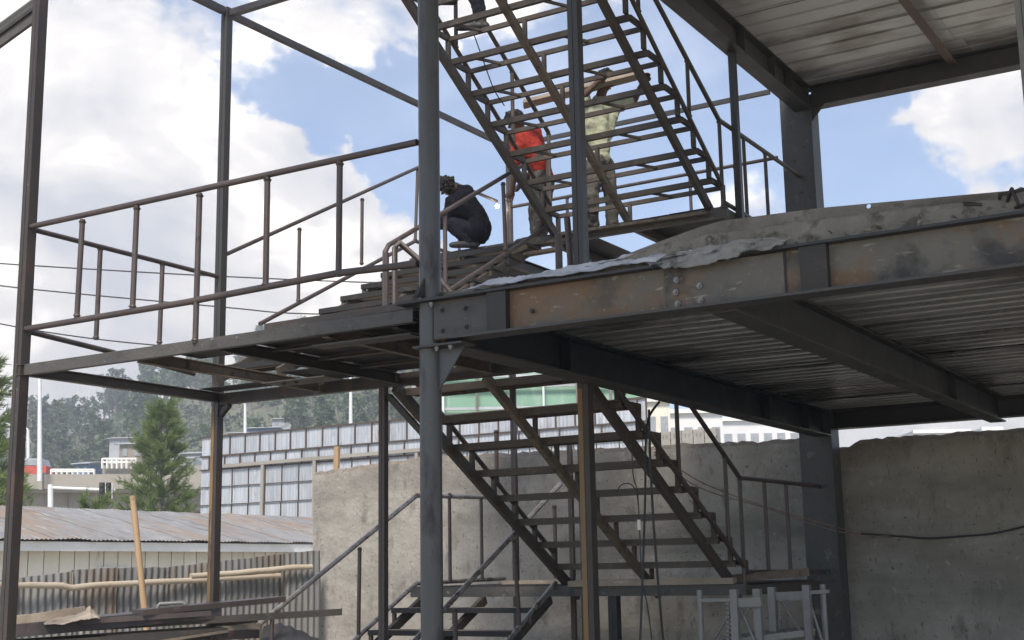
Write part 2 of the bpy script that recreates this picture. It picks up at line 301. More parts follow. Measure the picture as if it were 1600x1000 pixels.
# ------------------------------------------------------------------ steel columns and posts
def bolt(mb, p, n, r=.016, l=.014):
    p = V(p); n = V(n).normalized(); mb.tube([p, p+n*l], r, 6); mb.tube([p+n*l, p+n*(l+.012)], r*.55, 6); return mb
YF = 6.49
pc = thing('pipe_column', 'round blue-grey steel pipe column standing in front of the stairs', 'column', (-4.555, 6.53, GZ))
MB().tube([(-4.555,6.53,GZ),(-4.556,6.53,1.6),(-4.558,6.53,6.6)], .067, 32).obj('shaft', 'pipe_paint', pc)
MB().box((-4.70,6.40,GZ),(-4.41,6.66,GZ+.02)).obj('base_plate', 'grey_steel', pc)
br = MB(); br.box((-4.62,6.43,1.335),(-4.26,6.58,1.348)); p = br.obj('bracket_plate', 'grey_steel', pc)
b = MB(); b.add([(-4.495,6.525,1.334),(-4.30,6.525,1.334),(-4.49,6.525,1.08),(-4.495,6.537,1.334),(-4.30,6.537,1.334),(-4.49,6.537,1.08)], [[0,1,2],[5,4,3],[0,3,4,1],[1,4,5,2],[2,5,3,0]]); b.obj('gusset', 'pipe_paint', pc)
b = MB(); b.add([(-4.622,6.52,1.645),(-4.70,6.52,1.645),(-4.615,6.52,1.78),(-4.622,6.534,1.645),(-4.70,6.534,1.645),(-4.615,6.534,1.78)], [[0,1,2],[5,4,3],[0,3,4,1],[1,4,5,2],[2,5,3,0]]); b.obj('gusset', 'black_plate', pc)
b = MB(); b.add([(-4.56,6.46,1.645),(-4.56,6.38,1.645),(-4.56,6.46,1.77),(-4.546,6.46,1.645),(-4.546,6.38,1.645),(-4.546,6.46,1.77)], [[0,1,2],[5,4,3],[0,3,4,1],[1,4,5,2],[2,5,3,0]]); b.obj('gusset', 'black_plate', pc)
for x in (-4.46, -4.36):
    for y in (6.46, 6.55): bolt(MB(), (x, y, 1.334), (0,0,-1)).obj('bolt', 'galv', pc)

def post(label, x, y, z0, z1, w, mat, group='square steel posts', d=None, name='steel_post', lean=0):
    """two channels welded face to face: a seam shows down the middle"""
    d = d or w
    t = thing(name, label, 'post', (x, y, z0), group); g = .004
    for s in (-1, 1):
        cx = x+s*(w/4+g/2); MB().bar((cx, y, z0), (cx+lean, y, z1), w/2-g/2, d, (0,1,0)).obj('channel', mat, t)
    MB().bar((x, y, z0+.02), (x+lean, y, z1-.02), w*.6, d*.9, (0,1,0)).obj('weld_seam', 'black_plate', t)
    MB().box((x-w, y-d, z0), (x+w, y+d, z0+.012)).obj('foot_plate', 'grey_steel', t)
    return t
post('dark square steel post at the far left corner of the landing', -8.31, 6.50, GZ, 6.4, .082, 'post_steel')
def two_tone(label, x, y, z0, zm, z1, w, m0, m1):
    t = thing('steel_post', label, 'post', (x, y, z0), 'square steel posts'); g = .004
    for s in (-1, 1):
        cx = x+s*(w/4+g/2)
        o = MB().bar((cx, y, z0), (cx, y, zm), w/2-g/2, w, (0,1,0)).obj('lower_channel', m0 if s < 0 else 'post_steel', t)
        MB().bar((cx, y, zm), (cx, y, z1), w/2-g/2, w, (0,1,0)).obj('upper_channel', m1, t)
    MB().bar((x, y, z0+.02), (x, y, z1-.02), w*.6, w*.9, (0,1,0)).obj('weld_seam', 'black_plate', t)
    return t
two_tone('square post with ochre lower face at the back left of the landing', -8.31, 8.60, GZ, 1.48, 5.26, .074, 'ochre_steel', 'grey_steel')
two_tone('square post, ochre below and dark grey above, beside the right stair stringer', -4.60, 8.60, GZ, 1.32, 6.2, .086, 'ochre_steel', 'grey_steel')
post('slim maroon square post under the landing, left of the pipe column', -6.47, 8.60, GZ, 1.5, .056, 'tube_primer')
post('slim square post at the back left corner of the intermediate landings', -8.16, 13.42, GZ, 5.25, .058, 'tube_primer')
post('square steel post on the slab under the roof beam', -4.49, 11.66, 1.66, 4.985, .064, 'grey_steel')
for x, y, lab in ((-7.42, 13.45, 'thin rust-brown square post behind the lower stair, left of a pair'), (-7.28, 13.45, 'thin rust-brown square post behind the lower stair, right of a pair')):
    post(lab, x, y, GZ, 1.45, .05, 'tube_primer')
post('black square prop below the right end of the lower stair landing', -5.9, 11.5, GZ, -.25, .09, 'black_plate')

bc = thing('back_column', 'wide grey-blue steel column at the back right against the wall', 'column', (-4.57, 13.74, GZ))
MB().box((-4.74,13.70,GZ),(-4.40,13.716,5.26)).obj('front_plate', 'column_steel', bc)
MB().box((-4.575,13.716,GZ),(-4.560,13.96,5.26)).obj('web', 'beam_grey', bc)
MB().box((-4.74,13.96,GZ),(-4.40,13.976,5.26)).obj('rear_plate', 'beam_grey', bc)
MB().box((-4.398,13.69,GZ),(-4.382,13.95,5.0)).obj('edge_strip', 'column_steel', bc)
b = MB(); b.add([(-4.39,13.72,5.02),(-4.24,13.72,5.02),(-4.39,13.72,4.84),(-4.39,13.735,5.02),(-4.24,13.735,5.02),(-4.39,13.735,4.84)], [[0,1,2],[5,4,3],[0,3,4,1],[1,4,5,2],[2,5,3,0]]); b.obj('gusset', 'beam_grey', bc)
# ------------------------------------------------------------------ steel beams
mbm = thing('main_beam', 'deep rust-stained I-beam along the front edge of the floor slab', 'beam', (-4.48, YF, 1.36))
X0, X1 = -4.49, 2.0
XJ = at(1036,460,Y=YF-.006).x
MB().box((X0,YF-.006,1.381),(XJ,YF+.006,1.617)).obj('web', 'beam_orange', mbm)['label'] = 'orange rusted left length of the web'
MB().box((XJ,YF-.006,1.381),(X1,YF+.006,1.617)).obj('web', 'beam_rust', mbm)
MB().box((X0-.25,YF-.075,1.617),(X1,YF+.075,1.632)).obj('top_flange', 'beam_mid', mbm)
MB().box((X0+.16,YF-.075,1.366),(X1,YF+.075,1.381)).obj('bottom_flange', 'beam_grey', mbm)
def xat(px, py=470): return at(px, py, Y=YF-.01).x
MB().box((X0,YF-.016,1.384),(xat(764),YF-.007,1.610)).obj('end_plate', 'fascia_steel', mbm)
for a, b_ in ((766, 796), (1257, 1300)): MB().box((xat(a),YF-.055,1.382),(xat(b_),YF-.007,1.616)).obj('stiffener', 'black_plate', mbm)
MB().box((xat(1040),YF-.016,1.384),(xat(1228),YF-.007,1.612)).obj('splice_plate', 'beam_rust', mbm)
MB().box((xat(1228),YF-.012,1.384),(xat(1231),YF-.007,1.616)).obj('weld_line', 'black_plate', mbm)
for q in ((691,485),(727,482),(692,517),(729,511),(1058,438),(1057,457),(1060,475),(1094,447),(1096,470),(832,486)):
    bolt(MB(), at(*q, Y=YF-.016), (0,-1,0), .018 if q[0] > 900 else .015).obj('bolt', 'galv' if q[0] > 900 else 'beam_grey', mbm)
bolt(MB(), at(674, 473, Y=YF-.05), (0,0,-1)).obj('bolt', 'galv', mbm)

def ybeam(label, x, y0, y1, zb, zt, w, mat, fl, stiff=(), name='floor_beam', group='I-beams under the slabs'):
    t = thing(name, label, 'beam', (x, y0, zb), group)
    MB().box((x-.006,y0,zb+.014),(x+.006,y1,zt-.014)).obj('web', mat, t)
    MB().box((x-w/2,y0,zb),(x+w/2,y1,zb+.014)).obj('bottom_flange', fl, t)
    MB().box((x-w/2,y0,zt-.014),(x+w/2,y1,zt)).obj('top_flange', mat, t)
    for s in stiff:
        for sg in (-1, 1): MB().box((x+sg*.007,s-.005,zb+.015),(x+sg*(w/2-.004),s+.005,zt-.015)).obj('stiffener', mat, t)
    return t
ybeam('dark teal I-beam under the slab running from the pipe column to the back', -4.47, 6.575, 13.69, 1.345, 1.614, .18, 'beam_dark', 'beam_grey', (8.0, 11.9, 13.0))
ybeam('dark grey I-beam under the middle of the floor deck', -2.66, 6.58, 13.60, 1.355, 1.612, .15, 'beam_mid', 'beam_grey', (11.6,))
ybeam('grey roof I-beam above the right side of the stairs', -4.47, -2.0, 13.69, 4.985, 5.262, .18, 'beam_grey', 'beam_grey', (8.4, 10.0, 11.75, 12.6, 13.1), 'roof_beam')
def xbeam(label, x0, x1, y, zb, zt, w, mat, name, group='I-beams under the slabs'):
    t = thing(name, label, 'beam', (x0, y, zb), group)
    MB().box((x0,y-.006,zb+.014),(x1,y+.006,zt-.014)).obj('web', mat, t)
    MB().box((x0,y-w/2,zb),(x1,y+w/2,zb+.014)).obj('bottom_flange', mat, t)
    MB().box((x0,y-w/2,zt-.014),(x1,y+w/2,zt)).obj('top_flange', mat, t); return t
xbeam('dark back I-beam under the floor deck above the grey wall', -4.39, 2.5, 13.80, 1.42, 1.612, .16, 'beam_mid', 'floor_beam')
xbeam('grey back roof I-beam joining the wide back column', -4.395, 2.5, 13.78, 5.02, 5.262, .17, 'beam_grey', 'roof_beam')
pu = thing('roof_purlin', 'thin rust-brown purlin crossing under the roof deck', 'purlin', (-2.82, 9, 5.17))
MB().angle((-2.86,-2.0,5.15),(-2.86,13.68,5.15), .09, .095, .008).obj('angle_bar', 'purlin_rust', pu)
pw = post('pale blue-white square post at the right edge above the slab', at(1601, 50, Y=9.9).x, 9.9, 1.66, 5.24, .09, 'galv')

# ------------------------------------------------------------------ corrugated decks and the slab
def deck(label, x0, x1, y0, y1, z, mat, sheet=.78, period=.13, depth=.04, seed=0, sag=.006, flat=.74, gap=.006):
    t = thing('steel_deck', label, 'deck', ((x0+x1)/2, (y0+y1)/2, z)); rnd = random.Random(seed); y = y0; k = 0
    while y < y1-.05:
        yn = min(y+sheet, y1); xs = [x0, -2.66+rnd.uniform(-.05,.05), x1] if rnd.random() < .45 else [x0, x1]
        for a, b in zip(xs, xs[1:]):
            m_ = MB(); zo = rnd.uniform(0, sag); pts = []; yy = y
            n = max(1, int(round((yn-y)/period))); p = (yn-y-gap)/n
            for i in range(n):
                c = y+p*i; pts += [(c, z), (c+p*flat, z), (c+p*(flat+.05), z+depth), (c+p*.95, z+depth)]
            pts.append((yn-gap, z))
            segs = 10; vs = []
            for s in range(segs+1):
                x = a+(b-a)*s/segs+(-.003 if s == segs else 0)
                vs += [(x, q, zz+zo+.004*mnoise.noise((x*.9, q*1.3, seed))) for q, zz in pts]
            L_ = len(pts); fs = [[s*L_+i, s*L_+i+1, (s+1)*L_+i+1, (s+1)*L_+i] for s in range(segs) for i in range(L_-1)]
            m_.add(vs, fs); m_.obj('deck_sheet', mat, t)
        y = yn; k += 1
    return t
deck('dark corrugated steel deck under the floor slab, ribs running sideways', -4.55, 2.4, 6.57, 13.72, 1.616, 'deck_zinc', period=.20, depth=.05, seed=3, flat=.66, gap=.030, sag=.016)
deck('pale corrugated steel deck under the roof at the top right', -4.55, 2.4, -2.0, 13.86, 5.264, 'deck_roof', sheet=.90, period=.30, depth=.08, flat=.80, gap=.012, seed=8, sag=.012)  # front part, out of view, lengthened so that it shades the main beam
rs = MB(); rs.box((-4.56,-2.0,5.33),(2.4,13.9,5.44)); o = rs.obj('roof_slab', 'concrete', None, (-1, 9, 5.33)); tag(o, 'thin concrete topping over the pale roof deck', 'slab')

for (x0_, y0_, x1_, y1_, z0_, z1_, lb) in ((-4.565,6.6,-4.556,13.7,1.60,1.70,'thin steel edge strip closing the floor deck beside the stairs'),(-4.57,-2.0,-4.561,13.8,5.25,5.44,'thin steel edge strip closing the roof deck beside the stairs'),(-4.555,13.866,2.4,13.875,5.25,5.33,'thin steel strip closing the back edge of the roof deck'),(-4.38,13.745,2.4,13.755,1.60,1.70,'thin steel strip closing the back edge of the floor deck')):
    o = MB().box((x0_,y0_,z0_),(x1_,y1_,z1_)).obj('edge_strip', 'beam_grey', None, (x0_, y0_, z0_)); tag(o, lb, 'strip', 'deck edge strips')
sl_ = thing('floor_slab', 'rough concrete floor slab with crumbling front edge on the steel deck', 'slab', (-1, 10, 1.66))
MB().box((-4.555,6.60,1.668),(2.4,13.74,1.70)).obj('slab_body', 'concrete', sl_)
prof_top = [(-4.40,1.652),(-4.0,1.664),(-3.55,1.685),(-3.25,1.72),(-2.95,1.755),(-2.7,1.775),(-2.1,1.765),(-1.5,1.745),(-1.0,1.715),(2,1.70)]
def ptop(x, P_):
    for (a, za), (b, zb) in zip(P_, P_[1:]):
        if a <= x <= b: return za+(zb-za)*(x-a)/(b-a)
    return P_[-1][1]
c = MB(); n = 310; vs = []; fs = []; rows = 9
for i in range(n+1):
    x = -4.40+i*(6.15/n); zt = ptop(x, prof_top)+.014*mnoise.noise((x*7, 1, 2))+.008*mnoise.noise((x*31, 4, 2))
    for j in range(rows+1):
        t_ = j/rows; z = 1.645+(zt-1.645)*t_ + (0 if j in (0, rows) else .004*mnoise.noise((x*20, t_*9, 1)))
        ledge = .03*(1-t_)*(mnoise.noise((x*2.3, 4, 0))+.6)*(1 if t_ < .45 else .3)
        y = 6.50-ledge+.012*mnoise.noise((x*5, z*12, 3))+.009*mnoise.noise((x*22, z*30, 5))+.006*mnoise.noise((x*55, z*60, 8))
        vs.append((x, min(y, 6.60), z))
    vs.append((x, 6.66, zt+.004))
R1 = rows+2
for i in range(n): fs += [[i*R1+j, (i+1)*R1+j, (i+1)*R1+j+1, i*R1+j+1] for j in range(R1-1)]
c.add(vs, fs, True); c.obj('crumbling_edge', 'concrete', sl_)
# upstand edge plate with two bolt holes
up_top = [(-3.75,1.672),(-3.4,1.735),(-3.05,1.81),(-2.7,1.875),(-2.1,1.858),(-1.07,1.786),(2,1.74)]
def upstand():
    m_ = MB(); holes = [at(1357,322,Y=6.62), at(1595,296,Y=6.62)]; yv = 6.62
    xs = sorted([-3.74+i*.12 for i in range(46)]+[h.x+s*.035 for h in holes for s in (-1, 1)])
    xs = [x for x in xs if not any(h.x-.034 < x < h.x+.034 for h in holes)]
    for a, b in zip(xs, xs[1:]):
        za, zb = ptop(a, up_top), ptop(b, up_top); lo = 1.67
        hh = [h for h in holes if abs((a+b)/2-h.x) < .02]
        if not hh: m_.add([(a,yv,lo),(b,yv,lo),(b,yv,zb),(a,yv,za),(a,yv+.008,lo),(b,yv+.008,lo),(b,yv+.008,zb),(a,yv+.008,za)], [[0,1,2,3],[7,6,5,4],[3,2,6,7]])
        else:
            h = hh[0]; n = 16; r = .0125; ring = [(h.x+r*math.cos(2*math.pi*i/n), yv, h.z+r*math.sin(2*math.pi*i/n)) for i in range(n)]
            out = []
            for i in range(n):
                ca, sa = math.cos(2*math.pi*i/n), math.sin(2*math.pi*i/n); k = 1/max(abs(ca), abs(sa)); zz = lo if False else 0
                x = h.x+.035*ca*k; z = h.z+(ptop(x, up_top)-h.z)*sa*k if sa > 0 else h.z+(h.z-lo)*sa*k
                out.append((x, yv, z))
            m_.add(ring+out, [[i, (i+1) % n, n+(i+1) % n, n+i] for i in range(n)])
            back = [(x, y+.008, z) for x, y, z in ring]; m_.add(ring+back, [[i, (i+1) % n, n+(i+1) % n, n+i] for i in range(n)])
    return m_
upstand().obj('edge_plate', 'concrete', sl_)
rub = MB()
for k in range(46):
    x = random.uniform(-2.9, -.6); z = 1.64+random.uniform(0,.03); s = random.uniform(.006,.018)
    rub.tube([(x-s, 6.44+jit(.03), z), (x, 6.42+jit(.03), z+s*.4), (x+s*1.4, 6.45+jit(.03), z+jit(.01))], s*.6, 6, rs=[s*.3, s*.7, s*.2])
o = rub.obj('loose_mortar', 'concrete', sl_); o['kind'] = 'stuff'
tw = MB()
for k in range(26):
    x = random.uniform(-1.35, -.2); z = 1.66+random.uniform(0,.07)
    tw.tube([(x, 6.46+jit(.05), z), (x+.05+jit(.06), 6.42+jit(.04), z+jit(.04)), (x+.12+jit(.06), 6.41+jit(.05), z-.02+jit(.04))], .009, 5)
o = tw.obj('wire_and_rag_tangle', 'black_plate', sl_); o['kind'] = 'stuff'

def sheet_surface(pts_top, pts_bot, name, label, mat, cat, amp=.02, seed=0, n=70, rows=10, th=.003):
    """crumpled sheet between two polylines"""
    def lerp(P_, t):
        k = t*(len(P_)-1); i = min(int(k), len(P_)-2); return V(P_[i]).lerp(V(P_[i+1]), k-i)
    m_ = MB(); vs = []
    for i in range(n+1):
        a, b = lerp(pts_top, i/n), lerp(pts_bot, i/n)
        for j in range(rows+1):
            p = a.lerp(b, j/rows); q = (i/n*9, j/rows*2.5, seed)
            vs.append(p+V((0, amp*mnoise.noise((q[0]*1.3, q[1]*1.5, seed+2))+amp*.5*mnoise.noise((q[0]*4, q[1]*4, seed)), amp*.9*mnoise.noise(q)+amp*.5*mnoise.noise((q[0]*3.3, q[1]*3, seed+7)))))
    k = len(vs); vs2 = [v+V((0, th, -th)) for v in vs]; R_ = rows+1
    fs = [[i*R_+j, (i+1)*R_+j, (i+1)*R_+j+1, i*R_+j+1] for i in range(n) for j in range(rows)]
    m_.add(vs+vs2, fs+[[k+x for x in f[::-1]] for f in fs], True)
    o = m_.obj(name, mat, None, pts_top[0]); return tag(o, label, cat)
sheet_surface([(-4.12,6.60,1.735),(-3.9,6.60,1.728),(-3.4,6.62,1.755),(-3.05,6.62,1.765),(-2.7,6.60,1.77)], [(-4.26,6.42,1.645),(-3.9,6.42,1.65),(-3.4,6.40,1.652),(-3.0,6.40,1.655),(-2.6,6.40,1.655)], 'plastic_sheet', 'crumpled white plastic sheet lying along the front edge of the slab', 'plastic_sheet', 'sheet', .022, 3)
sheet_surface([(-3.05,6.44,1.668),(-2.7,6.42,1.69),(-2.45,6.41,1.695),(-2.2,6.41,1.67)], [(-3.0,6.395,1.63),(-2.86,6.385,1.585),(-2.55,6.385,1.60),(-2.2,6.39,1.64)], 'plastic_scrap', 'torn dirty plastic hanging over the beam flange near the bolts', 'plastic_dirty', 'sheet', .02, 9, 40, 8)

# ------------------------------------------------------------------ left landing at floor level
XL, XR_, YB = -8.31, -4.62, 8.60
ld = thing('landing_platform', 'steel landing platform with open joists, left of the pipe column', 'landing', (-6.4, 7.5, 1.5))
MB().channel((XL-.05,YF,1.556),(-4.66,YF,1.556), .05, .082, .007, -1).obj('front_fascia', 'fascia_steel', ld)
MB().channel((XL,6.45,1.555),(XL,8.65,1.555), .05, .085, .007, 1).obj('side_channel', 'stair_steel', ld)
MB().bar((XL-.05,YB,1.54),(-4.56,YB,1.54), .06, .10).obj('back_beam', 'post_steel', ld)
for x, a, b_ in ((-7.12,6.55,8.55),(-6.32,6.55,8.55),(-5.42,6.55,8.55),(-4.86,6.55,8.55)):
    MB().channel((x,a,1.545),(x,b_,1.545), .045, .085, .007, 1).obj('joist', 'stair_rust' if x in (-7.12, -5.42) else 'black_plate', ld)
for y in (7.05, 7.55, 8.05):
    MB().angle((-6.27,y,1.56),(-4.90,y,1.56), .04, .03, .005).obj('cross_bar', 'stair_steel', ld)
for (a, b_, c_, d_, z) in ((-7.06,-6.35,6.54,7.12,1.600),(-7.06,-6.30,8.0,8.56,1.601),(-6.29,-5.45,6.54,7.62,1.600),(-6.29,-5.45,7.64,8.52,1.602),(-5.43,-4.66,6.54,8.55,1.603),(-8.26,-7.14,8.32,8.55,1.602),(-8.26,-7.5,6.54,6.80,1.600)):
    MB().box((a,c_,z),(b_,d_,z+.006)).obj('floor_plate', 'landing_plate', ld)
pl = MB(); pl.box((-6.98,7.70,1.47),(-6.35,7.94,1.478)); pl.obj('bolted_plate', 'fascia_steel', ld)
for x in (-6.82, -6.70): MB().tube([(x,7.78,1.469),(x,7.78,1.455)], .016, 8).obj('bolt', 'black_plate', ld)
MB().bar((-5.55,6.66,1.47),(-4.78,6.70,1.475), .14, .012).obj('hanging_plate', 'fascia_steel', ld)
MB().bar((-5.9,6.56,1.625),(-4.64,6.56,1.632), .07, .045).obj('edge_bar', 'stair_steel', ld)
# corner knee braces below the landing
for (p0, p1, lab) in (((-8.27,8.60,1.40),(-8.17,8.60,1.49),0), ((-6.43,8.62,1.42),(-6.05,8.62,1.05),0)):
    MB().bar(p0, p1, .045, .045).obj('knee_brace', 'post_steel', ld)

# ------------------------------------------------------------------ stair flights
RISE = .206
def flight_down_away(name, label, xl, xr, xm, treads, strl, mat, plated, going=.30, bottomw=.05):
    """climbs towards the viewer: treads = [(near y, top z)], strl = (y0, z0, y1, z1) of stringer centre lines"""
    t = thing(name, label, 'stairs', ((xl+xr)/2, strl[0], strl[1]))
    y0, z0, y1, z1 = strl; sl = (z1-z0)/(y1-y0)
    def zs(y): return z0+(y-y0)*sl
    for x, mm, w_ in ((xl, mat, .045), (xr, mat, .045), (xm, 'stair_rust', .05)):
        MB().bar((x, y0, z0), (x, y1, z1), w_, .095 if x != xm else .075).obj('stringer', mm, t)
    for (y, z) in treads:
        h = .060 if plated else .054; xo = xr+.13
        a = MB().bar((xl-.02+jit(.006), y+.02, z-h/2), (xo+jit(.006), y+.02, z-h/2+jit(.004)), .04, h)
        if plated: tr = a.obj('tread', 'stair_steel', t)
        else: tr = a.obj('tread', 'stair_steel', t)
        b = MB().bar((xl-.02, y+going, z-.02), (xo, y+going, z-.02), .03, .042); b.obj('nosing_bar', 'stair_steel', tr)
        if plated:
            MB().box((xl-.01, y+.035, z-.012), (xo-.01, y+going-.01, z-.004)).obj('tread_plate', 'plank_wood', tr)
        for x in (xl-.005, xo-.015):
            MB().bar((x, y+.03, z-.02), (x, y+going, z-.02), .036, .045).obj('side_bar', 'stair_steel', tr)
            MB().bar((x, y+going-.015, z-.035), (x, y+going-.015, (zs(y+going)-.02) if x < xr else z-RISE-.01), .038, .038, (0,1,0)).obj('bracket', 'stair_steel', tr)
        MB().bar((xm-.02, y+going-.015, z-.03), (xm-.02, y+going-.015, zs(y+going)), .034, .034, (0,1,0)).obj('bracket', 'stair_steel', tr)
        for x in (xm-.62, xm+.30):
            MB().bar((x, y+.04, z-.022), (x+.14, y+going-.01, z-.022), .022, .024).obj('cross_brace', 'stair_steel', tr)
    return t
XMB = at(1010, 915, Y=11.45).x; XMD = at(980, 345, Y=11.4).x
flight_down_away('stair_flight', 'lower dark steel stair flight with plated treads behind the pipe column', -6.41, -4.71, XMB,
    [(11.65-.357*k, -.15+.206*k) for k in range(1, 9)], (11.72, -.255, 8.68, 1.505), 'stair_steel', True, .34)
flight_down_away('stair_flight', 'upper open steel stair flight without tread plates against the sky', -6.41, -4.71, XMD,
    [(11.54-.333*k, 3.40+.207*k) for k in range(1, 10)], (11.48, 3.345, 8.3, 5.315), 'stair_steel', False, .318)

def flight_up_away(name, label, xl, xr, treads, strl, going=.32):
    t = thing(name, label, 'stairs', ((xl+xr)/2, strl[0], strl[1])); y0, z0, y1, z1 = strl; sl = (z1-z0)/(y1-y0)
    for x in (xl+.06, xr-.06, (xl+xr)/2):
        MB().bar((x, y0, z0), (x, y1, z1), .045, .09).obj('stringer', 'stair_steel', t)
    for (y, z) in treads:
        tr = MB().bar((xl, y+.02, z-.025), (xr, y+.02, z-.025+jit(.004)), .04, .05).obj('tread', 'landing_plate', t)
        MB().bar((xl, y+going-.02, z-.02), (xr, y+going-.02, z-.02), .03, .036).obj('back_bar', 'stair_steel', tr)
        MB().box((xl+.01, y+.035, z-.012), (xr-.01, y+going-.03, z-.004)).obj('tread_plate', 'plank_wood', tr)
        for x in (xl+.02, xr-.02, xl+.75):
            MB().bar((x, y+.035, z-.02), (x, y+going-.02, z-.02), .03, .034).obj('side_bar', 'stair_steel', tr)
            MB().bar((x, y+.03, z-.03), (x, y+.03, z0+(y+.03-y0)*sl), .034, .034, (0,1,0)).obj('bracket', 'stair_steel', tr)
    return t
flight_up_away('stair_flight', 'short lowest stair flight rising to the lower landing, bottom centre', -8.16, -6.52, [(11.36-.385*k, -.15-.2*k) for k in range(1, 7)], (9.0, -1.55, 11.45, -.28))
flight_up_away('stair_flight', 'partly hidden steel stair flight rising from the left landing to the workers', -8.12, -6.55, [(11.4-.33*k, 3.43-.18*k) for k in range(1, 10)], (8.3, 1.66, 11.4, 3.27))

# ------------------------------------------------------------------ intermediate landings
def mid_landing(label, z, y0, y1, mat, plank, beam='stair_steel'):
    t = thing('landing_platform', label, 'landing', (-6.4, (y0+y1)/2, z-.1))
    MB().bar((-8.22,y0,z-.055),(-4.52,y0,z-.055), .05, .10).obj('front_beam', beam, t)
    MB().bar((-8.22,y1,z-.055),(-4.52,y1,z-.055), .05, .10).obj('back_beam', 'stair_steel', t)
    for x in (-8.2,-7.3,-6.46,-5.5,-4.56):
        MB().bar((x,y0+.03,z-.06),(x,y1-.03,z-.06), .05, .09).obj('joist', 'stair_steel', t)
    k = 0; x = -8.2
    while x < -4.7:
        wd = random.uniform(.42,.62); 
        if not (plank and k in (2, 4)):
            MB().box((x+.006,y0-.02+jit(.02),z-.004),(min(x+wd,-4.56)-.006,y1-.05,z+.004)).obj('floor_plate', mat, t)
        x += wd; k += 1
    return t
m0 = mid_landing('lower intermediate stair landing with dusty deck in front of the wall', -.15, 11.42, 13.45, 'landing_plate', False, 'fascia_steel')
m1 = mid_landing('upper intermediate stair landing where the workers stand', 3.37, 11.42, 13.45, 'landing_plate', True)
for (p0, p1, w_, h_) in (((-6.30,11.36,-.135),(-4.62,11.40,-.125), .10, .055), ((-7.3,11.8,-.12),(-5.7,11.75,-.12), .16, .035), ((-4.75,11.5,-.11),(-4.1,11.9,-.06), .05, .07)):
    o = MB().bar(p0, p1, w_, h_).obj('timber_plank', 'plank_wood' if w_ > .09 else 'stair_rust', None, p0)
    tag(o, {.10:'long narrow plank along the front of the lower landing', .16:'wide pale plank lying on the lower landing deck', .05:'short brown channel sticking out past the lower landing end'}[w_], 'plank')
db = [((-8.0,11.36,3.30),(-6.0,11.40,3.28),.12,.025),((-7.6,10.9,3.05),(-6.2,11.2,3.15),.10,.03),((-6.3,11.34,3.33),(-4.7,11.38,3.31),.14,.03),((-7.2,10.6,2.86),(-6.55,11.1,3.2),.05,.05)]
for k, (p0, p1, w_, h_) in enumerate(db):
    o = MB().bar(p0, p1, w_, h_).obj('timber_plank', 'stair_rust', None, p0)
    tag(o, ['thin board resting along the upper landing edge below the crouching man','board lying on the treads under the crouching man','brown board along the upper landing below the man in cream','short batten leaning on the upper treads'][k], 'plank')

# ------------------------------------------------------------------ railings
RG = 'tube railings of the stairs'
def rail(label, paths, balusters, r=.0245, rb=.021, mat='tube_primer', bmat=None, name='tube_railing'):
    p = V(paths[0][0]); t = thing(name, label, 'railing', p, RG)
    for q in paths: MB().tube(q, r*random.uniform(.96, 1.04), 10).obj('rail', mat, t)
    for a, b_ in balusters:
        a, b_ = V(a), V(b_); d = (b_-a).normalized(); mb_ = MB().tube([a, b_], rb, 8)
        for e_, s in ((a, 1), (b_, -1)): mb_.tube([e_+d*s*(r*.7), e_+d*s*(r*.7+.014)], rb*1.25, 7, rs=[rb*1.45, rb*1.1])
        mb_.obj('baluster', bmat or mat, t)
    return t
def zl(p0, p1, y): return p0[2]+(p1[2]-p0[2])*(y-p0[1])/(p1[1]-p0[1])
# landing front
bal = []
for x0, y0, x1, y1 in ((129,343,120,497),(214,322,207,483),(312,302,305,536),(418,277,415,449),(531,252,529,432)):
    bal.append((at(x0,y0,Y=YF), at(x1,y1,Y=YF)))
rail('long two-bar tube railing along the front of the left landing', [[(-8.27,YF,2.672),(-6.4,YF,2.668),(-4.62,YF,2.662)], [(-8.27,YF,1.868),(-6.6,YF,1.872),(-5.25,YF,1.90),(-4.62,YF,1.875)]], bal, .0228, .0205)
rail('tube railing on the left side of the landing between two posts', [[(XL,6.55,2.665),(XL,8.55,2.66)], [(XL,6.55,1.862),(XL,7.7,1.79),(XL,8.3,1.74)]],
     [(at(157,386,X=XL), at(150,531,X=XL)), (at(254,410,X=XL), at(249,538,X=XL))], .021, .02)
# upper flight away (left), outer and inner
a0, a1 = at(352,398,X=-8.3), at(648,264,X=-8.3); b0, b1 = at(406,506,X=-8.3), at(590,408,X=-8.3)
a2 = a1+(a1-a0)*.02; b2 = b1+(b1-b0)*.38
rail('sloping tube railing on the outer side of the flight behind the landing', [[a0,a2,(-8.3,13.35,a2.z)], [b0,b2,(-8.3,13.35,b2.z)]],
     [(at(468,356,X=-8.3), at(466,472,X=-8.3)), (at(566,310,X=-8.3), at(565,414,X=-8.3)), (a2, b2), ((-8.3,12.5,a2.z),(-8.3,12.5,b2.z))], .02, .018)
c0 = V((-6.5,8.66,2.68)); c1 = at(797,270,X=-6.5); d0 = at(700,455,X=-6.5); d1 = at(858,352,X=-6.5)
rail('sloping tube railing on the inner side of the flight behind the pipe column', [[c0+V((0,.0,-1.05)), c0+V((0,0,-.03)), c0+V((0,.05,.04)), c1+(c1-at(683,338,X=-6.5))*.6], [d0,d1]],
     [((-6.5,9.56,2.42),(-6.5,9.56,3.19)), (at(786,285,X=-6.5), at(790,392,X=-6.5)), ((-6.5,11.46,3.45),(-6.5,11.46,4.28))], .022, .02)
rail('short bent tube railing on the landing just left of the pipe column', [[(-6.28,8.50,1.6),(-6.28,8.50,2.62),(-6.28,8.56,2.68),(-6.05,8.75,2.42),(-5.72,8.75,2.05)], [(-6.38,8.52,1.6),(-6.38,8.52,2.60)]], [], .022)
